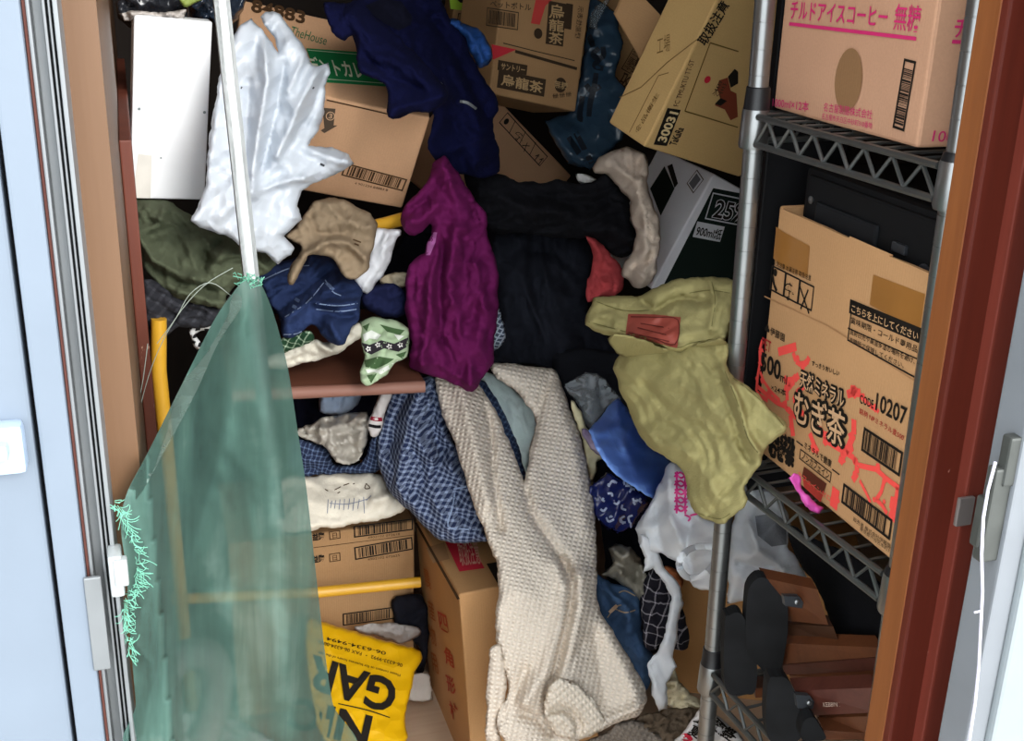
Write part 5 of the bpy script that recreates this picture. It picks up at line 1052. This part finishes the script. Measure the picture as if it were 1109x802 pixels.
def net_material():
    n = NT('green_net'); v = n.uv()
    cloud = n.noise(v, 11, 4, .6, .5); streak = n.noise(n.uv(26, 3, .12), 1.0, 4, .6, .4)
    col = n.ramp(n.math('ADD', n.math('MULTIPLY', cloud, .4), n.math('MULTIPLY', streak, .6)), [(.3, lin('#3b5650')), (.55, lin('#587a70')), (.72, lin('#8aa69c'))])
    n.base(col, .8, 0, .15)
    tr = n.n('BsdfTranslucent'); n.l(col, tr.inputs[0]); m1 = n.n('MixShader', i_0=.35); n.l(n.b.outputs[0], m1.inputs[1]); n.l(tr.outputs[0], m1.inputs[2])
    wv = n.n('TexWave', i_Vector=v, i_Scale=420, i_Distortion=.3, bands_direction='X').outputs[1]; wv2 = n.n('TexWave', i_Vector=v, i_Scale=420, i_Distortion=.3, bands_direction='Y').outputs[1]
    al = n.math('ADD', n.math('MULTIPLY', n.math('MAXIMUM', wv, wv2), .12), n.math('ADD', n.math('MULTIPLY', streak, .45), .52))
    al = n.math('MINIMUM', al, .93)
    tp = n.n('BsdfTransparent'); m2 = n.n('MixShader'); n.l(al, m2.inputs[0]); n.l(tp.outputs[0], m2.inputs[1]); n.l(m1.outputs[0], m2.inputs[2]); n.l(m2.outputs[0], n.o.inputs[0])
    return n.m
def sheet(name, pts, depth, mat, wr, folds=(), step=4, seed=3, parent=None):
    lp = smooth_loop(pts, step); lo, hi = lp.min(0), lp.max(0)
    gx, gy = np.meshgrid(np.arange(lo[0], hi[0], step), np.arange(lo[1], hi[1], step)); g_ = np.c_[gx.ravel(), gy.ravel()]; g_ = g_[inside(lp, g_)]; g_ = g_[segdist(g_, lp) > step * .5]
    vc, _e, fc, ov, _a, _b = delaunay_2d_cdt([Vector(p) for p in np.r_[lp, g_]], [], [list(range(len(lp)))], 1, 1e-5)
    q = np.array([list(v) for v in vc]); Y = depth_fn(depth)(q); u, v = q[:, 0] * .0008, -q[:, 1] * .0008
    h = wr[0] * crumple(u, v, wr[1], wr[2], wr[3], seed, False)
    for pl, am, wd in folds: h = h + am * np.exp(-(segdist(q, pl, False) / wd) ** 2)
    V = [P(x, y, yy + hh) for (x, y), yy, hh in zip(q, Y, h)]
    V = [P(x, y, .698) if p.x < -.008 and p.y > .698 else p for (x, y), p in zip(q, V)]     # the net passes in front of the wall's edge
    return mesh_obj(name, V, [list(f) for f in fc], mat, None, parent, True, None, np.c_[u, v])
net = sheet('green_net', [(262, 306), (274, 302), (284, 310), (298, 345), (312, 400), (323, 470), (332, 530), (340, 600), (350, 690), (360, 760), (374, 815), (150, 815), (147, 760), (141, 690), (137, 620), (131, 570), (137, 535), (160, 490), (195, 420), (230, 350), (250, 320)],
            [(268, 305, 1.10), (133, 560, .685), (140, 690, .685), (150, 800, .685), (190, 430, .88), (165, 640, .695), (158, 550, .692), (170, 720, .695), (178, 800, .70), (162, 600, .693), (160, 780, .69), (310, 400, 1.11), (335, 560, 1.12), (365, 800, 1.14), (220, 640, .93)], net_material(), (.012, .12, -1.1, 4),
            folds=(([(250, 340), (200, 430), (150, 530)], -.015, 9), ([(265, 310), (240, 480), (170, 700)], .015, 12), ([(270, 310), (300, 500), (320, 790)], -.015, 10), ([(180, 560), (240, 660), (250, 800)], .01, 16)))
sheet('hem', [(252, 318), (262, 330), (236, 372), (212, 425), (180, 485), (152, 535), (137, 545), (137, 535), (160, 490), (195, 420), (230, 350)], [(268, 305, 1.09), (133, 560, .68), (190, 430, .87), (158, 550, .687)], plastic('net_hem', '#7f958c', .3, .7, .55), (.006, .12, -1.1, 4), (), 4, 3, net)
tag(net, 'sagging green net tied between the door frame and the aluminium bar', 'net')
m_fr = fabric('net_thread', '#6fae96', 300, .8)
rng = random.Random(8); g = Geo(); curve = smooth_open([(123, 545), (131, 550), (138, 566), (145, 585), (151, 603), (152, 620), (146, 638), (138, 652), (137, 668), (140, 690), (144, 708)])
for k in range(170):
    x, y = curve[rng.randrange(len(curve) - 1)]; x += rng.uniform(-5, 2); y += rng.uniform(-5, 5); Y0 = .666 + rng.uniform(-.006, .010); p = []
    a = rng.uniform(-.4, 1.9); L = rng.uniform(1.5, 4.5); b = rng.uniform(-.45, .45)
    for i in range(5): p.append(P(x, y, Y0)); x += L * math.cos(a); y += L * math.sin(a); a += b
    g.tube(p, .0002, 4)
g.build('frayed_fringe', m_fr, net, True)
g = Geo(); rng = random.Random(5)
for k in range(36):
    x, y = rng.uniform(258, 284), 304 + rng.uniform(-2, 6); p = [P(x, y, 1.11), P(x + rng.uniform(-6, 6), y - rng.uniform(-2, 8), 1.105), P(x + rng.uniform(-9, 9), y - rng.uniform(-6, 10), 1.10)]; g.tube(p, .0005, 4)
g.build('frayed_fringe', m_fr, net, True)
g = Geo(); pl = [(272, 312), (266, 400), (285, 420)]
for pl in ([(252, 290), (220, 310), (190, 345), (165, 395), (148, 455)], [(250, 320), (228, 306), (206, 318), (190, 345), (170, 372)], [(160, 372), (155, 410), (147, 455), (146, 500)]): g.tube([P(x, y, 1.12) for x, y in smooth_open(pl)], .0004, 5)
tag(g.build('loose_thread', paint('thread_grey', '#9aa39a', .8), smooth=True), 'loose pale threads hanging across the olive jacket', 'thread')

# pale ring shaped thing seen through the net
g = Geo(); rp = smooth_loop(zz(3.06, 0, 540, [(560, 800), (530, 700), (560, 560), (650, 510), (710, 540), (720, 640), (690, 760), (640, 830)]), 5)
g.tube([P(x, y, 1.34) for x, y in rp], .020, 10, True); tag(g.build('ring', paint('ring_pale', '#b9b5ae', .5), smooth=True), 'pale ring shaped thing standing on the floor behind the green net', 'ring')
cloth('white_bundle', [(150, 812), (180, 780), (215, 770), (262, 782), (300, 812)], [(220, 800, 1.36)], fabric('bundle_white', '#b5b6b0'), 'whitish bundle on the floor behind the green net', 'bundle', .02, .02, wr=(.008, .04, .2, 2))
